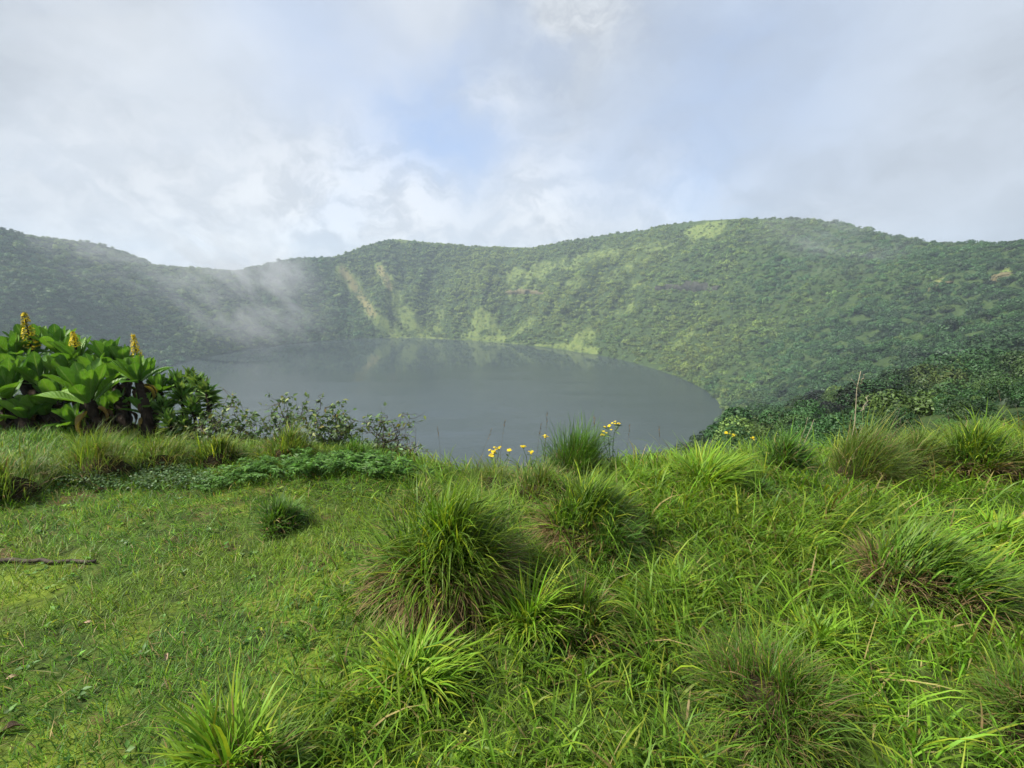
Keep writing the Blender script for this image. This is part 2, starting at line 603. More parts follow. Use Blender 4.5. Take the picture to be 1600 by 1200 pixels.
def shrub_mesh(seed, n=420, leaf=0.62, rag=0.3):
    g = np.random.default_rng(seed)
    k = g.integers(6, 10)
    lob = np.stack([g.normal(0, .42, k), g.normal(0, .42, k), g.uniform(0.25, 0.95, k)], -1)
    lob[:, 2] *= (1.15 - 0.5 * np.hypot(lob[:, 0], lob[:, 1]))
    lrad = g.uniform(0.32, 0.55, k)
    which = g.integers(0, k, n)
    d = g.normal(0, 1, (n, 3))
    d[:, 2] = np.abs(d[:, 2]) * 0.9 - 0.25
    d /= np.linalg.norm(d, axis=1)[:, None]
    P = lob[which] + d * lrad[which][:, None] * g.uniform(0.8, 1.08, n)[:, None]
    P[:, 2] = np.maximum(P[:, 2], 0.02)
    nrm = d + g.normal(0, rag, (n, 3)) + np.array([0, 0, .25])
    nrm /= np.linalg.norm(nrm, axis=1)[:, None]
    a_ = np.cross(nrm, g.normal(0, 1, (n, 3)))
    a_ /= np.linalg.norm(a_, axis=1)[:, None]
    b_ = np.cross(nrm, a_)
    s1 = g.uniform(.13, .24, n)[:, None] * leaf
    s2 = s1 * g.uniform(.45, .8, n)[:, None]
    Q = np.stack([P - a_ * s1, P + b_ * s2 + nrm * .03, P + a_ * s1, P - b_ * s2 + nrm * .03], 1).reshape(-1, 3)
    q = np.arange(n * 4).reshape(-1, 4)
    colr = np.repeat(g.uniform(.75, 1.3, (n, 1)) * np.ones((1, 3)), 4, axis=0)
    # leafy heart of the bush so that it is not see-through
    hv, hq = [], []
    nu, nv_ = 9, 4
    off = len(Q)
    for iv in range(nv_):
        for iu in range(nu):
            an = 2 * math.pi * iu / nu
            ph = iv / (nv_ - 1) * math.pi * 0.5
            rr_ = 0.46 * math.cos(ph * 0.93) * g.uniform(.85, 1.15)
            hv.append((rr_ * math.cos(an), rr_ * math.sin(an), 0.66 * math.sin(ph)))
    for iv in range(nv_ - 1):
        for iu in range(nu):
            j = (iu + 1) % nu
            hq.append((off + iv * nu + iu, off + iv * nu + j, off + (iv + 1) * nu + j, off + (iv + 1) * nu + iu))
    V_ = np.concatenate([Q, np.array(hv)])
    cc = np.concatenate([colr, np.full((len(hv), 3), .8)])
    me_ = np_mesh('shrub', V_, quads=np.concatenate([q, np.array(hq)]), col=cc)
    me_.materials.append(shrub_mat)
    return me_


shrub_meshes = [shrub_mesh(100 + k) for k in range(7)]
near_shrub_meshes = [shrub_mesh(200 + k, 2600, 0.26, 0.6) for k in range(5)]

NS = 105000
th_s = rng.uniform(-math.pi, math.pi, NS)
u_s = rng.uniform(0.003, 1.05, NS)
rs_, rr_ = shore_r(th_s), rim_r(th_s)
r_s = rs_ + u_s * (rr_ - rs_)
keep = rng.random(NS) < r_s / 370.0
# the slope right below the rim is close, so it is planted thicker
nx, ny = rng.uniform(-30, 110, 9000), rng.uniform(3, 100, 9000)
nr, nth = np.hypot(nx - CX, ny - CY), np.arctan2(ny - CY, nx - CX)
nu_ = (nr - shore_r(nth)) / (rim_r(nth) - shore_r(nth))
nk = (nu_ > 0.01) & (nu_ < 1.1)
th_s, r_s, u_s = np.concatenate([th_s, nth[nk]]), np.concatenate([r_s, nr[nk]]), np.concatenate([u_s, nu_[nk]])
keep = np.concatenate([keep, np.ones(int(nk.sum()), bool)])
th_s, r_s, u_s = th_s[keep], r_s[keep], u_s[keep]
X, Y = CX + r_s * np.cos(th_s), CY + r_s * np.sin(th_s)
Z = crater_z(X, Y)
P = np.stack([X, Y, Z], -1)
px, py, dep = project(P)
inview = (dep > 6) & (px > -160) & (px < 1760) & (np.hypot(X, Y) > np.where(px > 1200, 9.5, 15.0)) & ~((dep < 90) & (px > 330) & (px < 1150))
# the near side below the rim is hidden by the rim itself
inview &= ~((py > 780))
P, dep, u_s, th_s = P[inview], dep[inview], u_s[inview], th_s[inview]
dens = np.interp(dep, [0, 60, 200, 450, 800], [0.95, 0.95, 0.8, 0.62, 0.55])
bmk = bare_mask(P)
dens = dens * 0.82 * (1 - 0.62 * sstep(0.1, 0.6, bmk))
keep = rng.random(len(P)) < dens
P, dep, bmk, u_s, th_s = P[keep], dep[keep], bmk[keep], u_s[keep], th_s[keep]
n = len(P)
clump = fbm(P[:, 0] * 0.07, P[:, 1] * 0.07, 3, 61)
scl = np.clip(rng.lognormal(-0.25, 0.45, n), 0.3, 2.0) * (0.65 + 0.75 * clump) * np.interp(dep, [0, 10, 15, 35, 80, 250, 600], [0.35, 0.45, 0.7, 1.15, 1.65, 1.9, 2.15])
scl *= np.where(u_s > 0.97, 0.7, 1.0) * np.where(bmk > 0.2, 0.5, 1.0)
tintv = np.clip(0.35 + 0.55 * (fbm(P[:, 0] * 0.02, P[:, 1] * 0.02, 3, 71) - 0.5) + rng.normal(0, 0.22, n), -0.15, 1.1)
pxs, pys, _d = project(P)
lush = np.exp(-((pxs - 820) / 330) ** 2) * sstep(150, 300, dep)  # yellower mid-wall shrubs: their own colour plus a sunlit look put into the hue
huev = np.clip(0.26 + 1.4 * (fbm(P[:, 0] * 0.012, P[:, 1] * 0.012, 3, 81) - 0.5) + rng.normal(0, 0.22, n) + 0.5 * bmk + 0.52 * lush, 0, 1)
near_shade = 1 - sstep(10, 420, dep)
tintv -= 0.34 * near_shade + 0.16 * sstep(1080, 1380, pxs)         # cloud shade on the near and right slopes, put into shrub tint and hue
huev = np.clip(huev - 0.22 * near_shade - 0.14 * sstep(1080, 1380, pxs), 0, 1)
rot = rng.uniform(0, 2 * math.pi, n)
var = rng.integers(0, 7, n)
var = np.where(dep < 75, 7 + var % 5, var)
all_meshes = shrub_meshes + near_shrub_meshes
P[:, 2] -= 0.15 * scl
order = np.argsort(-(scl / dep))
# the 300 that show largest stand as plants of their own
sel = []
for v_ in range(12):
    for i in order:
        pxi, pyi, _ = project(P[i][None])
        if var[i] == v_ and 900 < pxi[0] < 1600 and pyi[0] < 640:
            sel.append(i)
            break
for i in order:
    if i in sel[:12]:
        continue
    pxi, pyi, _ = project(P[i][None])
    if -20 < pxi[0] < 1620 and pyi[0] < 690 and len(sel) < 300:
        sel.append(i)
sel = np.array(sel)
rest = np.setdiff1d(np.arange(n), sel)
SHRUB_KINDS = []
first = {}
for i in sel[::-1]:
    o = bpy.data.objects.new('slope_shrub', all_meshes[var[i]])
    COL.objects.link(o)
    o.location = P[i]
    s = float(scl[i])
    o.scale = (s, s, s * 0.9)
    o.rotation_euler = (0, 0, float(rot[i]))
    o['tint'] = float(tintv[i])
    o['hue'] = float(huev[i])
    tag(o, 'rounded dark green shrub on the crater slope below the grassy rim', 'shrub', 'shrubs on the crater slope just below the rim')
    first.setdefault(int(var[i]), o)
print('shrubs', n, 'single', len(sel), 'variants', sorted(first))
pm = bpy.data.meshes.new('shrub_cover')
pm.vertices.add(len(rest))
pm.vertices.foreach_set('co', P[rest].astype(np.float32).ravel())
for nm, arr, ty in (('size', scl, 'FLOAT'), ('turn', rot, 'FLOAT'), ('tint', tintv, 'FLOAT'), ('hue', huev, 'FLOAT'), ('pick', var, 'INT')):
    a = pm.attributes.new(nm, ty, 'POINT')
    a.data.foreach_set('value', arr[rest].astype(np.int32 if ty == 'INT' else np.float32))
cover = mobj('shrub_cover', pm, shrub_mat)
tag(cover, 'dense shrub thicket covering the far crater walls', 'shrubs', kind='stuff')
gt = bpy.data.node_groups.new('shrub_scatter', 'GeometryNodeTree')
gt.interface.new_socket('Geometry', in_out='INPUT', socket_type='NodeSocketGeometry')
gt.interface.new_socket('Geometry', in_out='OUTPUT', socket_type='NodeSocketGeometry')
gin = gt.nodes.new('NodeGroupInput')
gout = gt.nodes.new('NodeGroupOutput')
m2p = gt.nodes.new('GeometryNodeMeshToPoints')
gt.links.new(gin.outputs[0], m2p.inputs['Mesh'])
g2i = gt.nodes.new('GeometryNodeGeometryToInstance')
for k in sorted(first, reverse=True):
    oi = gt.nodes.new('GeometryNodeObjectInfo')
    oi.transform_space = 'ORIGINAL'
    oi.inputs['Object'].default_value = first[k]
    gt.links.new(oi.outputs['Geometry'], g2i.inputs[0])
iop = gt.nodes.new('GeometryNodeInstanceOnPoints')
gt.links.new(m2p.outputs[0], iop.inputs['Points'])
gt.links.new(g2i.outputs[0], iop.inputs['Instance'])
iop.inputs['Pick Instance'].default_value = True


def attr_node(nm, ty):
    a_ = gt.nodes.new('GeometryNodeInputNamedAttribute')
    a_.data_type = ty
    a_.inputs['Name'].default_value = nm
    return a_.outputs['Attribute']


gt.links.new(attr_node('pick', 'INT'), iop.inputs['Instance Index'])
cx_ = gt.nodes.new('ShaderNodeCombineXYZ')
gt.links.new(attr_node('turn', 'FLOAT'), cx_.inputs['Z'])
e2r = gt.nodes.new('FunctionNodeEulerToRotation')
gt.links.new(cx_.outputs[0], e2r.inputs[0])
gt.links.new(e2r.outputs[0], iop.inputs['Rotation'])
cs_ = gt.nodes.new('ShaderNodeCombineXYZ')
sz = attr_node('size', 'FLOAT')
ml = gt.nodes.new('ShaderNodeMath')
ml.operation = 'MULTIPLY'
ml.inputs[1].default_value = 0.9
gt.links.new(sz, ml.inputs[0])
gt.links.new(sz, cs_.inputs[0])
gt.links.new(sz, cs_.inputs[1])
gt.links.new(ml.outputs[0], cs_.inputs[2])
gt.links.new(cs_.outputs[0], iop.inputs['Scale'])
gt.links.new(iop.outputs[0], gout.inputs[0])
md = cover.modifiers.new('scatter', 'NODES')
md.node_group = gt


# ------------------------------------------------------------------ rock outcrops
rock_mat = plain_material('outcrop_rock', (0.016, 0.018, 0.014), (0.06, 0.06, 0.045), 0.5, 0.9, 0.8)
rust_mat = plain_material('outcrop_rusty_rock', (0.085, 0.080, 0.038), (0.14, 0.12, 0.06), 0.5, 0.9, 0.8)


def terrain_hit(px, py):
    d = ray(px, py)
    d = d / np.linalg.norm(d)
    tt = np.arange(40, 900, 0.5)
    Q = CAM + tt[:, None] * d
    below = Q[:, 2] < crater_z(Q[:, 0], Q[:, 1])
    k = int(np.argmax(below)) if below.any() else len(tt) - 1
    return Q[k]


def outcrop(x0, x1, y, hpx, mat, label, seed):
    g = np.random.default_rng(seed)
    nseg = 26
    Vs, Qs = [], []
    base = terrain_hit((x0 + x1) / 2, y)
    for k in range(nseg):
        px_ = x0 + (x1 - x0) * k / (nseg - 1)
        h_ = terrain_hit(px_, y + g.uniform(-1.5, 1.5))
        dist = np.linalg.norm(h_ - CAM)
        hh = hpx * dist / F * g.uniform(.55, 1.15) * (0.45 + 0.55 * math.sin(math.pi * k / (nseg - 1)))
        inn = np.array([h_[0] - CX, h_[1] - CY, 0])
        inn /= np.linalg.norm(inn)
        pr = g.uniform(0, 1.6)
        rows = [h_ - inn * (1.2 + pr) + [0, 0, -1.8], h_ - inn * (1.0 + pr) + [0, 0, hh * .3], h_ - inn * (.5 + pr) + [0, 0, hh * .75], h_ + inn * .3 + [0, 0, hh], h_ + inn * 7 + [0, 0, hh * .9 + 1]]
        Vs += [q - base + g.normal(0, .15, 3) for q in rows]
    for k in range(nseg - 1):
        for j in range(4):
            Qs.append((k * 5 + j, (k + 1) * 5 + j, (k + 1) * 5 + j + 1, k * 5 + j + 1))
    me_ = np_mesh('rock_outcrop', Vs, quads=Qs)
    o = mobj('rock_outcrop', me_, mat, loc=base)
    tag(o, label, 'rock', 'rock outcrops on the crater wall')
    return o


outcrop(1024, 1122, 452, 10, rock_mat, 'long dark rock band with vertical cracks across the big right hill', 1)
outcrop(790, 850, 458, 5, rust_mat, 'low pale rock ledge on the spur above the far shore', 2)
outcrop(1460, 1478, 452, 8, rust_mat, 'small rusty rock face high among the shrubs of the right wall', 3)
outcrop(1554, 1572, 435, 5, rust_mat, 'tiny rusty rock face near the rim of the right wall', 4)

# ------------------------------------------------------------------ foreground ground
gx = np.linspace(-16, 16, 200)
gy = np.linspace(-9, 13, 160)
X, Y = np.meshgrid(gx, gy, indexing='ij')
Z = near_z(X, Y)
V = np.stack([X, Y, Z], -1).reshape(-1, 3)
ii, jj = np.meshgrid(np.arange(199), np.arange(159), indexing='ij')
quads = np.stack([ii * 160 + jj, (ii + 1) * 160 + jj, (ii + 1) * 160 + jj + 1, ii * 160 + jj + 1], -1).reshape(-1, 4)
me = np_mesh('ground', V, quads=quads, smooth=True)
m, t, out = new_mat('mossy_soil')
pos = t.node('ShaderNodeNewGeometry').outputs['Position']
xyz = t.node('ShaderNodeSeparateXYZ')
t.put(xyz.inputs[0], pos)
n1 = t.noise(pos, 1.6, 6, 0.6)
n2 = t.noise(pos, 9.0, 6, 0.65)
n3 = t.noise(pos, 45.0, 4, 0.6)
c = t.mix(t.ramp(n2, 0.35, 0.65), (0.032, 0.046, 0.012), (0.060, 0.098, 0.018))
moss = t.math('MULTIPLY', t.ramp(n1, 0.48, 0.62), t.ramp(xyz.outputs[0], -0.3, -1.0))
c = t.mix(t.math('MULTIPLY', moss, 0.9), c, (0.120, 0.165, 0.018))
soil = t.math('MULTIPLY', t.ramp(t.noise(t.mapping(pos, loc=(4, 9, 0)), 2.3, 5, 0.6), 0.57, 0.68), t.ramp(xyz.outputs[0], -0.3, -1.0))
c = t.mix(t.math('MULTIPLY', soil, 0.85), c, (0.10, 0.065, 0.035))
c = t.vmath('SCALE', c, scale=t.ramp(n3, 0.3, 0.7, 0.7, 1.25))
p = t.node('ShaderNodeBsdfPrincipled')
t.put(p.inputs['Base Color'], c)
p.inputs['Roughness'].default_value = 0.95
p.inputs['Specular IOR Level'].default_value = 0.1
b = t.node('ShaderNodeBump')
b.inputs['Strength'].default_value = 0.9
b.inputs['Distance'].default_value = 0.015
t.put(b.inputs['Height'], t.math('ADD', n2, t.math('MULTIPLY', n3, 0.6)))
t.l.new(b.outputs[0], p.inputs['Normal'])
t.l.new(p.outputs[0], out.inputs[0])
tag(mobj('ground', me, m), 'mossy trodden ground of the crater rim', 'ground', kind='structure')


def gp(px, py):
    """where the line of sight through a pixel meets the rim's ground"""
    d = ray(px, py)
    tt = np.arange(0.5, 14, 0.01)
    Q = CAM + tt[:, None] * d
    below = Q[:, 2] < near_z(Q[:, 0], Q[:, 1])
    k = int(np.argmax(below)) if below.any() else len(tt) - 1
    q_ = Q[k]
    if q_[1] > lip(q_[0]) + 0.12:          # sight passes over the lip: the plant stands on its edge
        for _ in range(6):
            yl_ = float(lip(q_[0])) + 0.12
            q_ = CAM + d * (yl_ / d[1])
        q_ = np.array([q_[0], yl_, float(near_z(q_[0], yl_))])
    return q_


def T(*a_, **k_):
    return a_, k_


TUSSOCKS = [
    T(700, 912, 262, 205, 'largest grass tussock, green top over a dark brown matted base', 'green', 5200),
    T(918, 838, 195, 120, 'dense green tussock right behind the largest tussock', 'green', 2600, leanx=0.1),
    T(955, 872, 130, 85, 'low dark tussock leaning out of the dense one beside it', 'dark', 1200, leanx=0.15),
    T(850, 775, 160, 70, 'dull brownish tussock between the largest tussock and the yellow flowers', 'olive', 1300),
    T(770, 760, 130, 55, 'dull fine tussock behind the top of the largest tussock', 'olive', 900, fine=True),
    T(437, 824, 92, 56, 'small dark green tussock alone on the short turf', 'dark', 1300),
    T(900, 728, 130, 82, 'tall fine-bladed tussock rising against the lake beside yellow flowers', 'dark', 2200, fine=True),
    T(1105, 762, 155, 80, 'bright broad-bladed tussock on the lip where the lake shore meets the slope', 'broad', 1000),
    T(1185, 776, 75, 38, 'small brown-green tussock in front of the bright lip grass', 'dark', 500),
    T(1222, 735, 85, 74, 'dark narrow tussock beside pale dead stems', 'dark', 900),
    T(1345, 742, 150, 118, 'tall olive tussock under the bare forked stalk', 'olive', 2600, fine=True),
    T(1425, 738, 110, 88, 'thin straw-tipped tussock between two taller tussocks', 'olive', 1400, fine=True),
    T(1515, 742, 140, 104, 'full green tussock with fanned blades near the slope shrubs', 'green', 1900),
    T(1606, 748, 115, 90, 'yellowish tussock right of the full green fanned one', 'olive', 1100),
    T(1440, 925, 225, 150, 'big leaning dark green tussock amid bright long grass', 'green', 3000, leanx=0.2),
    T(1520, 950, 130, 85, 'dark trailing tussock at the foot of the big leaning one', 'dark', 1200, leanx=0.35),
    T(1205, 1125, 290, 165, 'wide brown-tipped tussock low in the long grass', 'brown', 3600, fine=True),
    T(905, 990, 165, 115, 'reddish brown-streaked tussock in front of the dense green one', 'brown', 1500),
    T(830, 985, 150, 110, 'broad-bladed bright clump below the largest tussock', 'broad', 380),
    T(660, 1075, 220, 125, 'loose broad-bladed clump in open grass before the largest tussock', 'broad', 420),
    T(160, 738, 185, 84, 'wispy straw-tipped tussock below the giant groundsel trunks', 'olive', 2000, fine=True),
    T(15, 775, 150, 94, 'pale arching tussock beside the groundsel at the turf edge', 'olive', 1700),
    T(250, 732, 120, 72, 'low straw-green tussock below the small groundsel', 'olive', 1000, fine=True),
    T(345, 722, 110, 58, 'yellow-tipped tussock under the first straggly shrub', 'olive', 1100),
    T(452, 712, 130, 62, 'golden olive tussock under the middle straggly shrub', 'olive', 1300),
    T(555, 716, 80, 40, 'short green tussock above the feathery ferns', 'dark', 700, fine=True),
    T(355, 1215, 215, 140, 'broad-bladed tussock with brown streaks on the trodden turf', 'broad', 520),
    T(425, 1225, 130, 125, 'narrow reddish tussock beside the broad-bladed one on the turf', 'brown', 600),
    T(1620, 1150, 180, 150, 'fine dark tussock with one orange dead blade', 'brown', 2200, fine=True),
    T(660, 790, 110, 50, 'dry straw-topped tussock left of the largest one', 'olive', 900),
    T(1010, 762, 90, 40, 'short leafy clump on the lip beside the fine tall tussock', 'broad', 420),
    T(1280, 1010, 150, 70, 'flattened bright clump above the wide brown-tipped tussock', 'broad', 340),
    T(1060, 930, 160, 60, 'sprawling yellow-green clump in the middle of the long grass', 'broad', 360),
    T(1560, 850, 120, 60, 'yellow-green clump behind the big leaning tussock', 'broad', 420),
    T(1250, 860, 120, 50, 'low leafy clump in the bright grass behind the long bank', 'broad', 360),
]
TUSS_XY = []
for a_, k_ in TUSSOCKS:
    q_ = gp(a_[0], a_[1])
    TUSS_XY.append((q_[0], q_[1], a_[2] * float(project(q_[None])[2][0]) / F, a_[5] == 'broad'))


# ------------------------------------------------------------------ blades of grass
def blades(P, az, L, W, lean, bend, tone, tip=None, nseg=3, droop=None, tipmix=0.35):
    """P roots (N,3); returns verts, quads, tris, colours of tapering arching blades"""
    N = len(P)
    ts = np.linspace(0, 1, nseg + 1)
    hd = np.stack([np.cos(az), np.sin(az), 0 * az], -1)
    tw = az + math.pi / 2 + rng.normal(0, 0.35, N)
    sd_ = np.stack([np.cos(tw), np.sin(tw), rng.normal(0, 0.15, N)], -1)
    verts = np.zeros((N, nseg * 2 + 1, 3))
    cols = np.zeros((N, nseg * 2 + 1, 3))
    if tip is None:
        tip = tone * np.array([1.25, 1.12, 0.9])
    pos_ = P.copy()
    ang = lean.copy()
    wprof = [0.75, 1.0, 0.85, 0.6, 0.4, 0.3]
    for k in range(nseg + 1):
        if k > 0:
            dl = L * (ts[k] - ts[k - 1])
            am = lean + bend * ((ts[k] + ts[k - 1]) / 2) ** 1.3
            pos_ = pos_ + hd * (np.sin(am) * dl)[:, None] + np.array([0, 0, 1.0]) * (np.cos(am) * dl)[:, None]
        cc = tone * (1 - tipmix * ts[k] ** 2) + tip * (tipmix * ts[k] ** 2)
        if k < nseg:
            wk = W * wprof[min(int(ts[k] * 5.0), 5)] * 0.5
            verts[:, 2 * k] = pos_ - sd_ * wk[:, None]
            verts[:, 2 * k + 1] = pos_ + sd_ * wk[:, None]
            cols[:, 2 * k] = cols[:, 2 * k + 1] = cc
        else:
            verts[:, 2 * k] = pos_
            cols[:, 2 * k] = cc
    nv = nseg * 2 + 1
    base = (np.arange(N) * nv)[:, None]
    qs = [base + np.array([[2 * k, 2 * k + 1, 2 * k + 3, 2 * k + 2]]) for k in range(nseg - 1)]
    tr_ = base + np.array([[2 * nseg - 2, 2 * nseg - 1, 2 * nseg]])
    return verts.reshape(-1, 3), np.concatenate(qs), tr_, cols.reshape(-1, 3)


class Heap:
    def __init__(self):
        self.v, self.q, self.t, self.c, self.n = [], [], [], [], 0

    def add(self, v, q, t_, c):
        self.v.append(v)
        self.q.append(np.asarray(q, int).reshape(-1, 4) + self.n)
        self.t.append(np.asarray(t_, int).reshape(-1, 3) + self.n)
        self.c.append(c)
        self.n += len(v)

    def mesh(self, name, origin=(0, 0, 0), smooth=False):
        return np_mesh(name, np.concatenate(self.v) - np.asarray(origin), np.concatenate(self.t), np.concatenate(self.q), np.concatenate(self.c), smooth)


grass_mat = leaf_material('grass_blades', 0.5, 0.40, 0.22, var=0.18, nscale=14.0)


def pick_tone(n, sets, wts):
    k = rng.choice(len(sets), n, p=np.array(wts) / sum(wts))
    c_ = np.array(sets)[k]
    return c_ * rng.uniform(0.72, 1.28, (n, 1)) * (1 + rng.normal(0, 0.06, (n, 3)))


def scatter_xy(n, ymax=6.2):
    """roots on the rim, thicker where the camera is close"""
    yy = rng.uniform(0.55, ymax, n * 3)
    hw = 1.09 * (yy * CP + 1.6 * SP) + 2.8
    xx = rng.uniform(-1, 1, n * 3) * hw
    keep = (yy < lip(xx) + 0.9) & (rng.random(n * 3) < (hw / 10.0) * np.interp(yy, [0.5, 1.6, 3.0, 6.0], [1.6, 1.35, 0.85, 0.55]))
    return xx[keep][:n], yy[keep][:n]


def zone(x, y):
    """0 = trodden short turf on the left, 1 = long grass"""
    edge = -0.72 + 0.35 * (fbm(y * 0.9, x * 0.2, 3, 14) - 0.5) + np.where(y > 3.1, -0.25 * (y - 3.1), 0)
    return sstep(-0.35, 0.35, x - edge)


GREEN = (0.100, 0.225, 0.020)
BRIGHT = (0.160, 0.320, 0.024)
YELLOW = (0.240, 0.315, 0.026)
STRAW = (0.300, 0.235, 0.105)
DULL = (0.064, 0.145, 0.022)
BLUEG = (0.075, 0.165, 0.045)
BROWN = (0.165, 0.110, 0.050)

# short turf
H = Heap()
x, y = scatter_xy(275000)
zf = zone(x, y)
k = rng.random(len(x)) > zf * 0.55
x, y, zf = x[k], y[k], zf[k]
N = len(x)
pat = fbm(x * 1.1, y * 1.1, 4, 41)
pat2 = fbm(x * 3.0, y * 3.0, 3, 44)
bald = sstep(0.56, 0.67, fbm(x * 1.7 + 3, y * 1.7, 4, 47)) * (1 - zf) * sstep(3.6, 2.2, y)
k = rng.random(N) > bald * 0.8
x, y, zf, pat, pat2 = x[k], y[k], zf[k], pat[k], pat2[k]
N = len(x)
P = np.stack([x, y, near_z(x, y) - 0.004], -1)
flow = 6.0 * fbm(x * 0.7, y * 0.7, 2, 5)
L = rng.uniform(0.03, 0.085, N) * (0.6 + 0.9 * pat2) * np.interp(y, [1, 3.2, 4.5], [0.95, 1.1, 1.7])
tone = pick_tone(N, [GREEN, BRIGHT, YELLOW, STRAW, DULL, BLUEG, BROWN], [44, 16, 7, 4, 26, 10, 3])
yel = sstep(0.5, 0.62, pat)[:, None]
tone = tone * (1 - 0.3 * yel) + 0.3 * yel * np.array(YELLOW) * rng.uniform(.7, 1.2, (N, 1))
H.add(*blades(P, flow + rng.normal(0, 1.3, N), L, rng.uniform(0.0022, 0.0046, N) * np.interp(y, [1, 4], [1, 1.5]), rng.uniform(0.25, 1.15, N), rng.uniform(0.2, 1.1, N), tone, nseg=2))
me = H.mesh('turf')
tag(mobj('short_turf', me, grass_mat), 'short trodden green turf with yellowish mossy patches', 'grass', kind='stuff')

# dry flat litter lying in the turf
H = Heap()
x, y = scatter_xy(5000)
k = rng.random(len(x)) > zone(x, y) * 0.6
x, y = x[k], y[k]
N = len(x)
P = np.stack([x, y, near_z(x, y) + rng.uniform(0.008, 0.028, N)], -1)
tone = pick_tone(N, [STRAW, (0.34, 0.27, 0.14), BROWN, (0.2, 0.19, 0.06)], [30, 8, 26, 30])
H.add(*blades(P, rng.uniform(0, 6.28, N), rng.uniform(0.03, 0.13, N), rng.uniform(0.0014, 0.0032, N), rng.uniform(1.3, 1.6, N), rng.normal(0, 0.25, N), tone, nseg=3))
tag(mobj('dry_grass_litter', H.mesh('litter'), grass_mat), 'dry straw coloured blades lying in the turf', 'dry grass', kind='stuff')

# long grass
H = Heap()
x, y = scatter_xy(180000)
zf = zone(x, y)
tuft = fbm(x * 2.4, y * 2.4, 3, 91)
k = (rng.random(len(x)) < zf * (0.22 + 1.25 * sstep(0.36, 0.60, tuft)))
x, y, zf, tuft = x[k], y[k], zf[k], tuft[k]
crowd = np.zeros(len(x))
for qx, qy, qw, qb in TUSS_XY:
    if not qb:
        crowd = np.maximum(crowd, 1 - sstep(0.30 * qw, 0.66 * qw, np.hypot(x - qx, (y - qy) * 1.0)))
k = rng.random(len(x)) > crowd * 0.9
x, y, zf, tuft, crowd = x[k], y[k], zf[k], tuft[k], crowd[k]
N = len(x)
# roots gather in tufts that lean together
cell = 0.085
cxn = np.floor(x / cell)
cyn = np.floor(y / cell)
jx = _PT[(cxn.astype(int) * 7) & 255, (cyn.astype(int) * 13) & 255]
jy = _PT[(cxn.astype(int) * 11 + 5) & 255, (cyn.astype(int) * 3) & 255]
tx, ty = (cxn + 0.2 + 0.6 * jx) * cell, (cyn + 0.2 + 0.6 * jy) * cell
pull = rng.uniform(0.35, 0.8, N)
x, y = x * (1 - pull) + tx * pull, y * (1 - pull) + ty * pull
P = np.stack([x, y, near_z(x, y) - 0.005], -1)
laz = np.arctan2(y - ty, x - tx)
flow = 7.0 * fbm(x * 0.55, y * 0.55, 2, 15)
az = np.where(rng.random(N) < 0.62, flow + rng.normal(0, 0.75, N), laz + rng.normal(0, 0.5, N))
wide = rng.random(N) < 0.62 * (0.35 + jx)
L = rng.uniform(0.08, 0.25, N) * (0.55 + 0.95 * tuft) * (0.75 + 0.5 * jy) * (0.5 + 0.5 * zf) * np.interp(y, [1, 2.5, 4], [1.0, 1.15, 1.15])
L = np.where(wide, L * 1.12, L) * (1 - 0.5 * crowd)
W = np.where(wide, rng.uniform(0.0055, 0.0108, N), rng.uniform(0.0024, 0.0046, N)) * np.interp(y, [1, 4], [0.95, 1.25])
tone = pick_tone(N, [GREEN, BRIGHT, YELLOW, STRAW, DULL, BROWN], [34, 30, 13, 5, 15, 3])
gtone = sstep(0.40, 0.62, fbm(x * 0.8, y * 0.8, 3, 93))[:, None]
tone = tone * (0.78 + 0.40 * gtone)
H.add(*blades(P, az, L, W, rng.uniform(0.1, 0.9, N), rng.uniform(0.5, 1.8, N), tone, tip=tone * 0 + np.array(YELLOW), nseg=4, tipmix=0.4))
# rank grass running down over the lip beyond the tussocks on the right
ex, ey = rng.uniform(3.0, 14.5, 26000), rng.uniform(4.2, 12.0, 26000)
ek = (ey > lip(ex) + 0.5) & (ex < 1.25 * ey + 2.5)
ex, ey = ex[ek], ey[ek]
en = len(ex)
etone = pick_tone(en, [GREEN, YELLOW, DULL, STRAW, BROWN], [30, 10, 40, 8, 6])
H.add(*blades(np.stack([ex, ey, near_z(ex, ey) - 0.01], -1), 7.0 * fbm(ex * .5, ey * .5, 2, 15) + rng.normal(0, .9, en), rng.uniform(0.15, 0.5, en) * (0.5 + fbm(ex * .9, ey * .9, 3, 95)), rng.uniform(0.008, 0.016, en),
              rng.uniform(0.1, 0.8, en), rng.uniform(0.4, 1.6, en), etone, nseg=4))
tag(mobj('long_grass', H.mesh('long_grass'), grass_mat), 'lush long green grass leaning over on the rim', 'grass', kind='stuff')

# little broad-leaved weeds creeping through the turf
wg = np.random.default_rng(77)
wx, wy = scatter_xy(700)
wk = (zone(wx, wy) < 0.7) & (wy < 4.2)
wx, wy = wx[wk], wy[wk]
WP, WD = [], []
for q_x, q_y in zip(wx, wy):
    for _ in range(int(wg.integers(4, 8))):
        an = wg.uniform(0, 6.28)
        WP.append((q_x + wg.normal(0, .006), q_y + wg.normal(0, .006), 0))
        WD.append((math.cos(an), math.sin(an), wg.uniform(.15, .6)))
WP, WD = np.array(WP), np.array(WD)
WP[:, 2] = near_z(WP[:, 0], WP[:, 1]) + wg.uniform(.012, .03, len(WP))
WEEDS = (WP, WD)

# ------------------------------------------------------------------ tussocks
thatch_mat = plain_material('old_thatch', (0.020, 0.017, 0.009), (0.055, 0.045, 0.022), 40.0, 0.95, 0.8, 0.05)
dry_mat = leaf_material('dry_blades', 0.6, 0.25, 0.2, var=0.15, nscale=14.0)


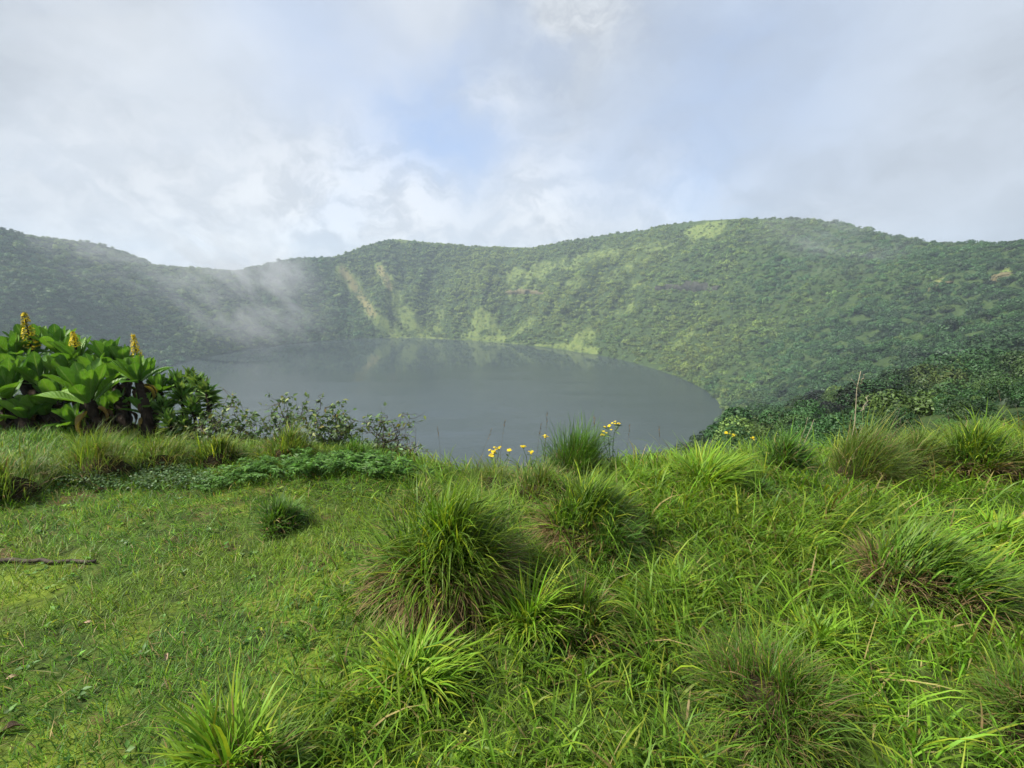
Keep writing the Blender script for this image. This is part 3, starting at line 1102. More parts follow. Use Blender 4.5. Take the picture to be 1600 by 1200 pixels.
def tussock(px, py, wpx, hpx, label, look='green', n=1500, fine=False, leanx=0.0, group='grass tussocks on the crater rim'):
    base = gp(px, py)
    _, _, dep_ = project(base[None])
    mpp = float(dep_[0]) / F
    wid = wpx * mpp
    hgt = float(at(px, py - hpx, base[1] + .1 * wid)[2] - base[2])
    root = empty('grass_tussock', base)
    tag(root, label, 'grass tussock', group)

    nb = int(rng.integers(17, 27))
    ba = rng.uniform(0, 2 * math.pi, nb)
    bu = rng.random(nb)
    bl = rng.uniform(0.5, 1.2, nb)
    bt = rng.normal(0, 0.28, nb)
    bd = rng.normal(0, 0.75, nb)
    leanx = leanx + rng.normal(0.02, 0.10)
    loose = look == 'broad'
    dome_r, dome_h = wid * (0.22 if loose else 0.34), hgt * (0.10 if loose else 0.46)
    lop = rng.uniform(0.62, 1.3, 7)
    if not loose:
        # old thatch that the living blades grow out of
        dv, dq = [], []
        for iv in range(6):
            ph = iv / 5 * math.pi / 2
            for iu in range(14):
                an = 2 * math.pi * iu / 14
                rr_ = dome_r * 0.70 * math.cos(ph * 0.97) * lop[iu % 7] * rng.uniform(.93, 1.07)
                xx_, yy_ = rr_ * math.cos(an), rr_ * math.sin(an)
                zz_ = float(near_z(base[0] + xx_, base[1] + yy_)) - base[2] - 0.03 + (dome_h * .8) * math.sin(ph)
                dv.append((xx_, yy_, zz_))
        for iv in range(5):
            for iu in range(14):
                j = (iu + 1) % 14
                dq.append((iv * 14 + iu, iv * 14 + j, (iv + 1) * 14 + j, (iv + 1) * 14 + iu))
        mobj('thatch', np_mesh('thatch', dv, quads=dq), thatch_mat, root)

    def make(nm, cnt, sets, wts, lmul, lean_lo, lean_hi, bend_lo, bend_hi, wmul, mat, tipc, low=0.0):
        kb = rng.integers(0, nb, cnt)
        a0 = ba[kb] + rng.normal(0, 0.45, cnt)
        u = np.clip(bu[kb] + rng.normal(0, 0.25, cnt), 0, 1)
        u = u * (1 - low)
        rad = dome_r * np.sqrt(np.clip(1 - u ** 2, 0.02, 1)) * np.sqrt(rng.uniform(0.25, 1.0, cnt)) * lop[(a0 * 7 / 6.2832).astype(int) % 7]
        bx_, by_ = rad * np.cos(a0), rad * np.sin(a0)
        Pp = np.stack([base[0] + bx_, base[1] + by_, near_z(base[0] + bx_, base[1] + by_) - 0.006], -1)
        Pp[:, 2] += dome_h * u * rng.uniform(.6, 1.0, cnt)
        q = np.clip(rad / dome_r, 0, 1.2)
        lean_ = lean_lo + (lean_hi - lean_lo) * q * (1 - 0.45 * u) + bt[kb] + rng.normal(0, 0.2, cnt)
        az_ = a0 + bd[kb] + rng.normal(0, 0.55, cnt)
        hx = np.cos(az_) * np.abs(lean_) + leanx + 0.10
        hy = np.sin(az_) * np.abs(lean_)
        az_ = np.arctan2(hy, hx)
        lean_ = np.hypot(hx, hy)
        bend_ = rng.uniform(bend_lo, bend_hi, cnt) + np.where(rng.random(cnt) < .25, rng.uniform(.4, 1.3, cnt), 0)
        L_ = hgt * (1.0 if loose else 0.66) * lmul * bl[kb] * rng.uniform(0.45, 1.08, cnt) * np.where(rng.random(cnt) < 0.05, 1.3, 1.0)
        room = np.maximum(wid * 0.60 - rad * .8, 0.05)
        L_ = np.minimum(L_, room / np.clip(np.sin(np.clip(lean_ + .3 * bend_, 0, 1.5)), 0.2, 1) * rng.uniform(.7, 1.1, cnt))
        W_ = rng.uniform(0.0030, 0.0075, cnt) * wmul * (0.72 if fine else 1.15) * (1 + 0.14 * max(0, dep_[0] - 2.5))
        tn = pick_tone(cnt, sets, wts)
        Hh = Heap()
        Hh.add(*blades(Pp, az_, L_, W_, lean_, bend_, tn, tip=tn * 0 + np.array(tipc), nseg=4, tipmix=0.45))
        o_ = mobj(nm, Hh.mesh(nm, base), mat, root)
        o_['kind'] = 'stuff'
        return o_

    if look == 'green':
        n = int(n * .75)
        make('green_blades', int(n * .8), [GREEN, YELLOW, DULL, (0.045, 0.095, 0.020)], [32, 12, 36, 24], 1.0, 0.05, 0.85, 0.2, 1.3, 1.25, grass_mat, YELLOW)
        make('dry_blades', int(n * .75), [BROWN, STRAW, (0.11, 0.075, 0.035)], [44, 10, 40], 0.75, 0.5, 1.35, 0.3, 1.1, 0.9, dry_mat, STRAW, 0.45)
    elif look == 'dark':
        make('green_blades', int(n * .85), [DULL, (0.055, 0.10, 0.028), GREEN], [40, 40, 22], 1.0, 0.05, 0.95, 0.1, 0.9, 1.0, grass_mat, GREEN)
        make('dry_blades', int(n * .18), [BROWN, STRAW], [30, 12], 0.7, 0.4, 1.2, 0.2, 1.0, 0.8, dry_mat, STRAW)
    elif look == 'brown':
        n = int(n * .7)
        make('green_blades', int(n * .95), [DULL, GREEN, YELLOW], [34, 40, 10], 1.0, 0.08, 1.0, 0.2, 1.2, 1.05, grass_mat, (0.17, 0.16, 0.04))
        make('dry_blades', int(n * .32), [BROWN, (0.20, 0.15, 0.06), (0.10, 0.07, 0.035)], [40, 16, 34], 0.8, 0.15, 1.15, 0.3, 1.2, 0.85, dry_mat, STRAW)
    elif look == 'olive':
        n = int(n * .7)
        make('green_blades', int(n * .8), [(0.095, 0.165, 0.030), (0.125, 0.19, 0.034), DULL, YELLOW], [40, 26, 26, 10], 1.0, 0.04, 0.8, 0.1, 1.0, 0.95, grass_mat, (0.19, 0.22, 0.05))
        make('dry_blades', int(n * .2), [STRAW, BROWN, (0.22, 0.19, 0.08)], [22, 34, 30], 0.9, 0.15, 1.0, 0.3, 1.1, 0.8, dry_mat, STRAW)
    elif look == 'broad':
        make('green_blades', int(n), [BRIGHT, GREEN, YELLOW], [40, 34, 20], 1.05, 0.08, 0.9, 0.4, 1.5, 1.55, grass_mat, YELLOW)
        make('dry_blades', int(n * .1), [STRAW, BROWN], [20, 20], 0.8, 0.4, 1.2, 0.3, 1.0, 1.0, dry_mat, STRAW)
    return root


for a_, k_ in TUSSOCKS:
    tussock(*a_, **k_)

# ------------------------------------------------------------------ tubes
def tube(pts, radii, sides=6, close=True):
    pts = np.asarray(pts, float)
    n_ = len(pts)
    tg = np.gradient(pts, axis=0)
    tg /= np.linalg.norm(tg, axis=1)[:, None] + 1e-9
    ref = np.array([0.3, 0.9, 0.2])
    Vt, Q = [], []
    for k_ in range(n_):
        a_ = np.cross(tg[k_], ref)
        a_ /= np.linalg.norm(a_) + 1e-9
        b_ = np.cross(tg[k_], a_)
        for s in range(sides):
            an = 2 * math.pi * s / sides
            Vt.append(pts[k_] + radii[k_] * (math.cos(an) * a_ + math.sin(an) * b_))
    for k_ in range(n_ - 1):
        for s in range(sides):
            s2_ = (s + 1) % sides
            Q.append((k_ * sides + s, k_ * sides + s2_, (k_ + 1) * sides + s2_, (k_ + 1) * sides + s))
    Tn = []
    if close:
        Vt.append(pts[-1] + tg[-1] * radii[-1] * 0.5)
        for s in range(sides):
            Tn.append(((n_ - 1) * sides + s, (n_ - 1) * sides + (s + 1) % sides, len(Vt) - 1))
    return np.array(Vt), np.array(Q), np.array(Tn).reshape(-1, 3)


def curve_pts(p0, p1, n_=8, sag=0.0, wob_=0.0, g=rng):
    s = np.linspace(0, 1, n_)
    q = np.outer(1 - s, p0) + np.outer(s, p1)
    q[:, 2] += sag * np.sin(math.pi * s)
    if wob_:
        q[1:-1] += g.normal(0, wob_, (n_ - 2, 3))
    return q


bark_mat = plain_material('groundsel_bark', (0.012, 0.009, 0.007), (0.042, 0.031, 0.022), 14.0, 0.95, 1.0, 0.1)
twig_mat = plain_material('twig_bark', (0.045, 0.038, 0.032), (0.11, 0.09, 0.07), 30.0, 0.9, 0.4, 0.1)
pale_twig_mat = plain_material('bleached_stalk', (0.24, 0.20, 0.14), (0.36, 0.31, 0.22), 30.0, 0.9, 0.3, 0.1)

# ------------------------------------------------------------------ giant groundsel leaves
def big_leaf_mat(name, c0, c1, rib, trans=0.26, rough=0.45):
    m_, t_, out_ = new_mat(name)
    uvn = t_.node('ShaderNodeAttribute', attribute_name='tone').outputs['Color']
    sp3 = t_.node('ShaderNodeSeparateColor')
    t_.put(sp3.inputs[0], uvn)
    oi = t_.node('ShaderNodeObjectInfo').outputs['Random']
    pos_ = t_.node('ShaderNodeNewGeometry').outputs['Position']
    nz = t_.noise(pos_, 18.0, 4, 0.6)
    c_ = t_.mix(oi, c0, c1)
    c_ = t_.vmath('SCALE', c_, scale=t_.ramp(nz, 0.25, 0.75, 0.8, 1.2))
    ribf = t_.ramp(sp3.outputs[0], 0.14, 0.02)
    c_ = t_.mix(t_.math('MULTIPLY', ribf, 0.6), c_, rib)
    vein = t_.math('SINE', t_.math('MULTIPLY', t_.math('SUBTRACT', sp3.outputs[1], t_.math('MULTIPLY', sp3.outputs[0], 0.22)), 75.0))
    p_ = t_.node('ShaderNodeBsdfPrincipled')
    t_.put(p_.inputs['Base Color'], c_)
    p_.inputs['Roughness'].default_value = rough
    p_.inputs['Specular IOR Level'].default_value = 0.3
    b_ = t_.node('ShaderNodeBump')
    b_.inputs['Strength'].default_value = 0.22
    b_.inputs['Distance'].default_value = 0.01
    t_.put(b_.inputs['Height'], vein)
    t_.l.new(b_.outputs[0], p_.inputs['Normal'])
    tr_ = t_.node('ShaderNodeBsdfTranslucent')
    t_.put(tr_.inputs['Color'], t_.vmath('MULTIPLY', c_, (1.2, 1.3, 0.5)))
    mx_ = t_.node('ShaderNodeMixShader')
    mx_.inputs[0].default_value = trans
    t_.l.new(p_.outputs[0], mx_.inputs[1])
    t_.l.new(tr_.outputs[0], mx_.inputs[2])
    t_.l.new(mx_.outputs[0], out_.inputs[0])
    return m_


leaf_green = big_leaf_mat('groundsel_leaf', (0.060, 0.150, 0.024), (0.150, 0.285, 0.036), (0.20, 0.27, 0.09))
leaf_yellow = big_leaf_mat('groundsel_yellowing_leaf', (0.30, 0.23, 0.035), (0.22, 0.13, 0.04), (0.33, 0.24, 0.08), 0.25, 0.5)
leaf_dead = big_leaf_mat('groundsel_dead_leaf', (0.030, 0.020, 0.013), (0.085, 0.055, 0.03), (0.09, 0.06, 0.04), 0.1, 0.8)


def big_leaf_mesh(width=0.3, curl=0.5, cup=0.35, seed=0, wavy=0.02):
    """a leaf of length 1 along +Y, base at the origin, upper side +Z"""
    g = np.random.default_rng(seed)
    nl, nw = 10, 4
    Vv, cc, Q = [], [], []
    ph = g.uniform(0, 6)
    for i_ in range(nl + 1):
        s = i_ / nl
        if s < 0.62:
            hw = width * 0.5 * (0.20 + 0.80 * math.sin(math.pi / 2 * s / 0.62) ** 1.2)
        else:
            hw = width * 0.5 * max(0.12, math.sqrt(max(0.0, 1 - ((s - 0.62) / 0.385) ** 2)))
        an = -curl * s * s
        yc = s * math.cos(an * 0.5)
        zc = s * math.sin(an * 0.6)
        for j_ in range(nw + 1):
            w_ = (j_ / nw) * 2 - 1
            Vv.append((hw * w_, yc, zc + cup * hw * w_ * w_ + wavy * math.sin(s * 9 + ph + w_ * 2) * abs(w_)))
            cc.append((abs(w_), s, 0))
    for i_ in range(nl):
        for j_ in range(nw):
            a_ = i_ * (nw + 1) + j_
            Q.append((a_, a_ + 1, a_ + nw + 2, a_ + nw + 1))
    me_ = np_mesh('leaf', Vv, quads=Q, col=np.array(cc), smooth=True)
    return me_


LEAVES = {}
for nm, mat in (('green', leaf_green), ('yellow', leaf_yellow), ('dead', leaf_dead)):
    LEAVES[nm] = []
    for s in range(4):
        q = big_leaf_mesh(0.31 + 0.025 * s, (-0.30, -0.15, 0.0, 0.2)[s] if nm == 'green' else 0.9 + 0.2 * s, 0.45 if nm == 'green' else 0.9, s, 0.02 if nm == 'green' else 0.05)
        q.materials.append(mat)
        LEAVES[nm].append(q)

petal_mat = leaf_material('yellow_petals', 0.5, 0.25, 0.2, color=(0.66, 0.50, 0.014), var=0.2, nscale=60)
seed_mat = leaf_material('spent_flowers', 0.7, 0.1, 0.1, color=(0.22, 0.20, 0.035), var=0.4, nscale=60)


def orient(up, az):
    """rotation that turns +Z to up, spun by az"""
    q = Vector(up).to_track_quat('Z', 'Y')
    return q.to_matrix().to_4x4() @ Matrix.Rotation(az, 4, 'Z')


def rosette(root, rp, centre, up, rad, seed, n_leaf=20, dead=3, yellow=1, old=0):
    g = random.Random(seed)
    # bud and stem end that carries the leaves
    M = Matrix.Translation(Vector(centre) - Vector(rp)) @ orient(up, g.uniform(0, 6))
    pts = [(0, 0, -rad * .35), (0, 0, -rad * .12), (0, 0, rad * .08), (0, 0, rad * .2)]
    Vv, Q, T = tube(pts, [rad * .10, rad * .13, rad * .09, rad * .03], 7)
    me_ = np_mesh('rosette', Vv, T, Q)
    ro = mobj('rosette', me_, bark_mat, root)
    ro.matrix_local = M
    n_leaf = int(n_leaf * 1.35)
    for k_ in range(n_leaf):
        f = (k_ + 0.5) / n_leaf                    # 0 heart .. 1 outer
        an = k_ * 2.39996 + g.uniform(-.15, .15)
        tilt = 0.08 + 0.66 * f + (0.38 if k_ >= n_leaf - 4 else 0) + g.uniform(-.14, .14)   # from upright
        sc = rad * (0.55 + 0.42 * min(1, f * 1.6)) * g.uniform(.9, 1.08)
        kind = 'green'
        me_l = LEAVES[kind][min(3, int(f * 3 + g.random()))]
        lo = bpy.data.objects.new('leaf', me_l)
        COL.objects.link(lo)
        lo.parent = ro
        Mx = Matrix.Rotation(an, 4, 'Z') @ Matrix.Translation((0, rad * .05, rad * (0.12 - .18 * f))) @ Matrix.Rotation(math.pi / 2 - tilt, 4, 'X') @ Matrix.Rotation(g.uniform(-.25, .25), 4, 'Y') @ Matrix.Scale(sc, 4)
        lo.matrix_local = Mx
    for k_ in range(dead + yellow):
        an = g.uniform(0, 6.28)
        tilt = g.uniform(1.75, 2.5)
        kind = 'yellow' if k_ < yellow else 'dead'
        lo = bpy.data.objects.new('withered_leaf', LEAVES[kind][g.randrange(4)])
        COL.objects.link(lo)
        lo.parent = ro
        lo['label'] = 'yellowing drooping leaf' if kind == 'yellow' else 'dead brown hanging leaf'
        lo.matrix_local = Matrix.Rotation(an, 4, 'Z') @ Matrix.Translation((0, rad * .07, -rad * (.1 + .12 * g.random()))) @ Matrix.Rotation(math.pi / 2 - tilt, 4, 'X') @ Matrix.Scale(rad * g.uniform(.42, .62), 4)
    return ro


def star_faces(c_, nrm, r_, petals, g):
    n_ = np.array(nrm, float)
    n_ /= np.linalg.norm(n_)
    a_ = np.cross(n_, g.normal(0, 1, 3))
    a_ /= np.linalg.norm(a_)
    b_ = np.cross(n_, a_)
    Vv = [np.array(c_) + n_ * r_ * .15]
    for k_ in range(petals * 2):
        an = math.pi * k_ / petals
        q = r_ * (1.0 if k_ % 2 == 0 else .55) * g.uniform(.85, 1.1)
        Vv.append(np.array(c_) + q * (math.cos(an) * a_ + math.sin(an) * b_))
    T = [(0, 1 + k_, 1 + (k_ + 1) % (petals * 2)) for k_ in range(petals * 2)]
    return np.array(Vv), T


def flower_spike(root, rp, base, height, rad, seed, yellow=0.5):
    g = np.random.default_rng(seed)
    rel = np.array(base) - rp
    Vv, Q, T = tube([rel + [0, 0, height * s] for s in (-.25, .2, .6, 1.0)], [rad * .16, rad * .13, rad * .09, rad * .03], 6)
    st = mobj('flower_spike', np_mesh('flower_spike', Vv, T, Q), bark_mat, root)
    for nm, cnt, mat in (('yellow_flowers', int(210 * yellow) + 60, petal_mat), ('spent_flowers', int(190 * (1 - yellow)) + 30, seed_mat)):
        Va, Ta, off = [], [], 0
        for _ in range(cnt):
            s = g.random() ** 0.85
            rr_ = rad * (1.02 - 0.72 * s) * g.uniform(.55, 1.0)
            an = g.uniform(0, 6.28)
            lay = g.normal(0, .02)
            c_ = rel + np.array([rr_ * math.cos(an), rr_ * math.sin(an), height * (s + lay)])
            v_, t_ = star_faces(c_, (math.cos(an), math.sin(an), .7), rad * g.uniform(.10, .19), 5, g)
            Va.append(v_)
            Ta += [tuple(i_ + off for i_ in q) for q in t_]
            off += len(v_)
        o_ = mobj(nm, np_mesh(nm, np.concatenate(Va), Ta), mat, st)
        o_['kind'] = 'stuff'
    return st


def groundsel(base, label, ros, spikes, trunk_r, seed):
    g = np.random.default_rng(seed)
    base = np.array(base, float)
    root = empty('giant_groundsel', base)
    tag(root, label, 'giant groundsel')
    fork = base + np.array([0, 0, .16])
    for k_, (px, py, Yd, rpx, nl, dead, yel) in enumerate(ros):
        c_ = at(px, py, Yd)
        _, _, dp = project(c_[None])
        rad = rpx * float(dp[0]) / F
        st = base + np.array([g.normal(0, .07), g.normal(0, .05), -0.35])
        mid = st * .45 + c_ * .55 + np.array([g.normal(0, .05), g.normal(0, .05), -.12])
        s = np.linspace(0, 1, 9)[:, None]
        pts = (1 - s) ** 2 * st + 2 * s * (1 - s) * mid + s ** 2 * (c_ - [0, 0, rad * .3])
        rads = trunk_r * (1.0 - .45 * s[:, 0]) * (1 + .12 * g.normal(0, 1, 9))
        Vv, Q, T = tube(pts - base, rads, 8)
        tk = mobj('trunk', np_mesh('trunk', Vv, T, Q, smooth=False), bark_mat, root)
        # skirt of dead leaves hanging along the upper trunk
        for q in range(9):
            f = g.uniform(.45, .98)
            i_ = min(8, int(f * 8))
            an = g.uniform(0, 6.28)
            lo = bpy.data.objects.new('dead_leaf', LEAVES['dead'][int(g.integers(0, 4))])
            COL.objects.link(lo)
            lo.parent = tk
            lo.matrix_local = Matrix.Translation(Vector(pts[i_] - base)) @ Matrix.Rotation(an, 4, 'Z') @ Matrix.Translation((0, rads[i_] * .7, 0)) @ Matrix.Rotation(-g.uniform(.75, 1.3), 4, 'X') @ Matrix.Scale(rad * g.uniform(.45, .75), 4)
        up = (c_ - mid)
        up = up / np.linalg.norm(up) * .5 + np.array([g.normal(0, .08), -.18 + g.normal(0, .08), 1.0])
        rosette(root, base, c_, up, rad, seed * 100 + k_, nl, dead, yel)
    for px, py, Yd, hpx, wpx, yl in spikes:
        b_ = at(px, py, Yd)
        _, _, dp = project(b_[None])
        mp = float(dp[0]) / F
        flower_spike(root, base, b_, hpx * mp, wpx * mp, seed + int(px), yl)
    return root


groundsel(gp(45, 716) * np.array([1, 1, 1]) + np.array([0, .35, -.05]), 'giant groundsel with the tallest yellow flower spike over big glossy leaf rosettes',
          [(12, 622, 4.85, 66, 22, 4, 1), (62, 600, 5.15, 52, 20, 3, 0), (22, 566, 5.5, 50, 20, 3, 0), (55, 556, 5.75, 52, 20, 3, 0), (92, 552, 5.7, 45, 18, 3, 0), (-40, 590, 5.2, 55, 18, 3, 0), (40, 655, 4.8, 44, 16, 2, 1), (75, 650, 4.95, 42, 16, 2, 0), (0, 668, 4.8, 42, 16, 2, 0), (35, 590, 5.35, 48, 18, 2, 0)],
          [(50, 544, 5.6, 54, 13, .45)], .085, 11)
groundsel(gp(150, 712) + np.array([0, .35, -.05]), 'giant groundsel with two short yellow flower spikes and a large open leaf rosette',
          [(140, 628, 4.75, 66, 22, 3, 2), (216, 596, 4.95, 46, 20, 4, 2), (122, 566, 5.5, 46, 20, 3, 0), (172, 572, 5.45, 46, 20, 3, 0), (180, 596, 5.2, 36, 18, 3, 0), (105, 590, 5.3, 42, 18, 2, 0), (150, 590, 5.3, 44, 18, 2, 0), (195, 575, 5.5, 40, 18, 2, 0), (90, 630, 5.0, 46, 18, 2, 1), (185, 640, 5.1, 38, 16, 2, 1), (118, 662, 4.8, 38, 16, 2, 0), (165, 655, 4.95, 38, 16, 2, 0), (225, 645, 4.95, 36, 16, 2, 1), (250, 612, 5.3, 32, 16, 1, 0), (235, 590, 5.4, 34, 16, 2, 0)],
          [(118, 541, 5.35, 22, 9, .75), (214, 556, 4.95, 33, 9, .6)], .075, 12)

# ------------------------------------------------------------------ small-leaved plants
small_leaf_mat = leaf_material('small_leaves', 0.5, 0.28, 0.25, var=0.25, nscale=20)


def leaflets(P, D, L, W, tone, g):
    """folded pointed leaves: two quads each, P base, D direction"""
    N = len(P)
    D = D / (np.linalg.norm(D, axis=1)[:, None] + 1e-9)
    side = np.cross(D, g.normal(0, .5, (N, 3)) + np.array([0, 0, 1.0]))
    side /= np.linalg.norm(side, axis=1)[:, None] + 1e-9
    upv = np.cross(side, D)
    L, W = L[:, None], W[:, None]
    a_ = P
    m1 = P + D * L * .5 - upv * W * .06
    tp = P + D * L - upv * L * .14
    l1 = P + D * L * .45 + side * W * .5 + upv * W * .15
    r1 = P + D * L * .45 - side * W * .5 + upv * W * .15
    V_ = np.stack([a_, r1, tp, l1, m1], 1).reshape(-1, 3)
    b_ = (np.arange(N) * 5)[:, None]
    T = np.concatenate([b_ + np.array([[0, 1, 4]]), b_ + np.array([[1, 2, 4]]), b_ + np.array([[2, 3, 4]]), b_ + np.array([[3, 0, 4]])])
    return V_, T, np.repeat(tone, 5, axis=0)


wn = len(WEEDS[0])
wv, wt_, wc = leaflets(WEEDS[0], WEEDS[1], rng.uniform(.018, .042, wn), rng.uniform(.010, .022, wn), pick_tone(wn, [GREEN, DULL, (0.09, 0.17, 0.05), YELLOW], [30, 30, 24, 8]), rng)
tag(mobj('low_weeds', np_mesh('low_weeds', wv, wt_, None, wc), small_leaf_mat), 'tiny broad leaved weeds scattered in the short turf', 'weeds', kind='stuff')


def small_groundsel():
    g = np.random.default_rng(5)
    base = gp(262, 712) + np.array([0, .45, -.1])
    root = empty('small_groundsel', base)
    tag(root, 'low bushy groundsel with narrow leaves and no flowers beside the giant groundsels', 'shrub')
    spots = [(255, 640, 5.0, 26), (283, 618, 5.1, 26), (300, 640, 4.95, 24), (322, 612, 5.1, 22), (275, 600, 5.4, 24), (308, 600, 5.4, 22), (240, 612, 5.35, 22), (265, 660, 4.8, 24), (290, 668, 4.85, 22), (330, 628, 5.2, 18), (296, 590, 5.6, 20)]
    for k_, (px, py, Yd, rpx) in enumerate(spots):
        c_ = at(px, py, Yd) - base
        _, _, dp = project((c_ + base)[None])
        rad = rpx * float(dp[0]) / F
        pts = curve_pts(np.array([g.normal(0, .06), g.normal(0, .05), -.3]), c_, 8, -.05, .012, g)
        Vv, Q, T = tube(pts, np.linspace(.030, .014, 8), 6)
        br = mobj('branch', np_mesh('branch', Vv, T, Q), bark_mat, root)
        nl = 70
        f = g.random(nl)
        an = g.uniform(0, 6.28, nl)
        tl = .15 + 1.5 * f
        D = np.stack([np.sin(tl) * np.cos(an), np.sin(tl) * np.sin(an), np.cos(tl)], -1)
        Pq = c_ + np.outer(f, [0, 0, -rad * .5]) + D * .01
        tn = pick_tone(nl, [(0.075, 0.16, 0.032), (0.115, 0.215, 0.045), (0.16, 0.25, 0.06)], [40, 35, 20])
        v_, t_, cc = leaflets(Pq, D, rad * g.uniform(.7, 1.15, nl), rad * g.uniform(.26, .36, nl), tn, g)
        lo = mobj('leaf_rosette', np_mesh('leaf_rosette', v_, t_, None, cc), small_leaf_mat, br)
        lo['kind'] = 'stuff'


small_groundsel()


def straggly_shrub(bx, by, dy, tips, label, seed, leafy=1.0):
    g = np.random.default_rng(seed)
    base = gp(bx, by) + np.array([0, dy, 0])
    base[2] = float(near_z(base[0], base[1]))
    root = empty('straggly_shrub', base)
    tag(root, label, 'shrub', 'thin leafy shrubs along the lip')
    LP, LD = [], []
    for px, py, Yd in tips:
        tip_ = at(px, py + 9, Yd)
        pts = curve_pts(np.array([g.normal(0, .16), g.normal(0, .08), -.05]), tip_ - base, 12, g.uniform(-.03, .12), .022, g)
        Vv, Q, T = tube(pts, np.linspace(.0065, .0018, 12), 5)
        Va, Qa, Ta, off = [Vv], [Q], [T], len(Vv)
        for _ in range(int(g.integers(10, 16))):
            i_ = int(g.integers(2, 12))
            d_ = g.normal(0, 1, 3) * [1.0, .5, .55] + [0, 0, .2]
            d_ /= np.linalg.norm(d_)
            ln = g.uniform(.06, .22)
            tp = curve_pts(pts[i_], pts[i_] + d_ * ln, 6, g.uniform(-.02, .02), .005, g)
            v_, q_, t_ = tube(tp, np.linspace(.0028, .001, 6), 4)
            Va.append(v_)
            Qa.append(q_ + off)
            Ta.append(t_ + off)
            off += len(v_)
            for _k in range(int(g.poisson(3.2 * leafy))):
                s = int(g.integers(2, 6))
                LP.append(tp[s] + g.normal(0, .004, 3))
                LD.append(d_ * .5 + g.normal(0, .6, 3) + [0, 0, -.1])
        for _k in range(int(g.poisson(6 * leafy))):
            i_ = int(g.integers(4, 12))
            LP.append(pts[i_] + g.normal(0, .006, 3))
            LD.append(g.normal(0, .7, 3))
        mobj('branch', np_mesh('branch', np.concatenate(Va), np.concatenate(Ta), np.concatenate(Qa)), twig_mat, root)
    N = len(LP)
    tn = pick_tone(N, [(0.085, 0.14, 0.06), (0.12, 0.19, 0.075), (0.18, 0.22, 0.07), (0.21, 0.19, 0.05)], [40, 40, 14, 5])
    v_, t_, cc = leaflets(np.array(LP), np.array(LD), g.uniform(.035, .075, N), g.uniform(.022, .040, N), tn, g)
    lo = mobj('leaves', np_mesh('leaves', v_, t_, None, cc), small_leaf_mat, root)
    lo['kind'] = 'stuff'


straggly_shrub(352, 700, .30, [(348, 598, 5.0), (365, 620, 4.9), (330, 645, 4.9), (385, 640, 4.8), (400, 650, 4.9), (340, 660, 4.8), (375, 665, 4.7), (312, 640, 5.0), (420, 655, 4.8)], 'straggly shrub with upright leafy shoots next to the small groundsel', 1, 1.3)
straggly_shrub(438, 700, .25, [(432, 622, 4.9), (420, 640, 4.8), (450, 640, 4.8), (470, 640, 4.7), (410, 665, 4.7), (455, 660, 4.6), (445, 630, 5.0), (482, 607, 4.9), (497, 610, 4.9), (475, 630, 4.9)], 'straggly shrub with a bare forked twig reaching over the lake', 2, 1.0)
straggly_shrub(508, 702, .25, [(507, 628, 4.7), (520, 640, 4.7), (535, 632, 4.7), (495, 650, 4.6), (552, 648, 4.5), (525, 660, 4.5), (540, 665, 4.5), (510, 645, 4.8), (488, 660, 4.6)], 'bushiest straggly shrub with dense small leaves above the ferns', 3, 1.5)
straggly_shrub(588, 706, .22, [(606, 642, 4.5), (628, 640, 4.5), (638, 668, 4.4), (640, 645, 4.5), (600, 660, 4.4), (560, 662, 4.4), (620, 672, 4.3), (650, 700, 4.2), (575, 655, 4.5), (655, 690, 4.2)], 'nearly bare straggly shrub with arching grey twigs over the ferns', 4, 0.55)
straggly_shrub(300, 705, .25, [(290, 670, 4.9), (310, 665, 4.9), (325, 670, 4.8), (280, 680, 4.8), (340, 680, 4.7), (300, 655, 5.0)], 'dark tangled low shrub at the foot of the small groundsel', 6, 1.6)


# ------------------------------------------------------------------ feathery ferns
def fern_mound(px, py, wpx, hpx, label, seed, n=46):
    g = np.random.default_rng(seed)
    base = gp(px, py)
    _, _, dp = project(base[None])
    mp = float(dp[0]) / F
    wid, hgt = wpx * mp, hpx * mp * .8
    root = empty('feathery_fern', base)
    tag(root, label, 'fern', 'feathery green plants at the edge of the turf')
    Hh = Heap()
    VL, TL, CL, off = [], [], [], 0
    for k_ in range(n):
        a0 = g.uniform(0, 6.28)
        rd = math.sqrt(g.random()) * wid * .42
        o0 = np.array([rd * math.cos(a0), rd * math.sin(a0) * .6, 0])
        o0[2] = float(near_z(base[0] + o0[0], base[1] + o0[1]) - base[2]) + hgt * .22 * max(0, 1 - (rd / (wid * .5)) ** 2)
        an = g.uniform(0, 6.28)
        ln = hgt * g.uniform(.8, 1.4)
        s = np.linspace(0, 1, 22)
        d_ = np.array([math.cos(an), math.sin(an), 0])
        line = o0 + np.outer(np.sin(s * 1.35) * ln * .8, d_) + np.outer(np.sin(s * 2.75) * ln * .5, [0, 0, 1])
        sd_ = np.array([-d_[1], d_[0], 0])
        for sg in (-1, 1):
            wdt = ln * .30 * np.sin(np.pi * np.clip(s * .9 + .08, 0, 1))
            D = sg * sd_ + d_ * .5 + np.array([0, 0, .15]) + g.normal(0, .12, (22, 3))
            tn = pick_tone(22, [(0.07, 0.165, 0.026), (0.095, 0.21, 0.03), (0.055, 0.125, 0.022)], [40, 30, 30])
            v_, t_, cc = leaflets(line, D, np.maximum(wdt, .006), np.full(22, max(.005, ln * .055)), tn, g)
            VL.append(v_)
            TL.append(t_ + off)
            CL.append(cc)
            off += len(v_)
    lo = mobj('fronds', np_mesh('fronds', np.concatenate(VL), np.concatenate(TL), None, np.concatenate(CL)), small_leaf_mat, root)
    lo['kind'] = 'stuff'


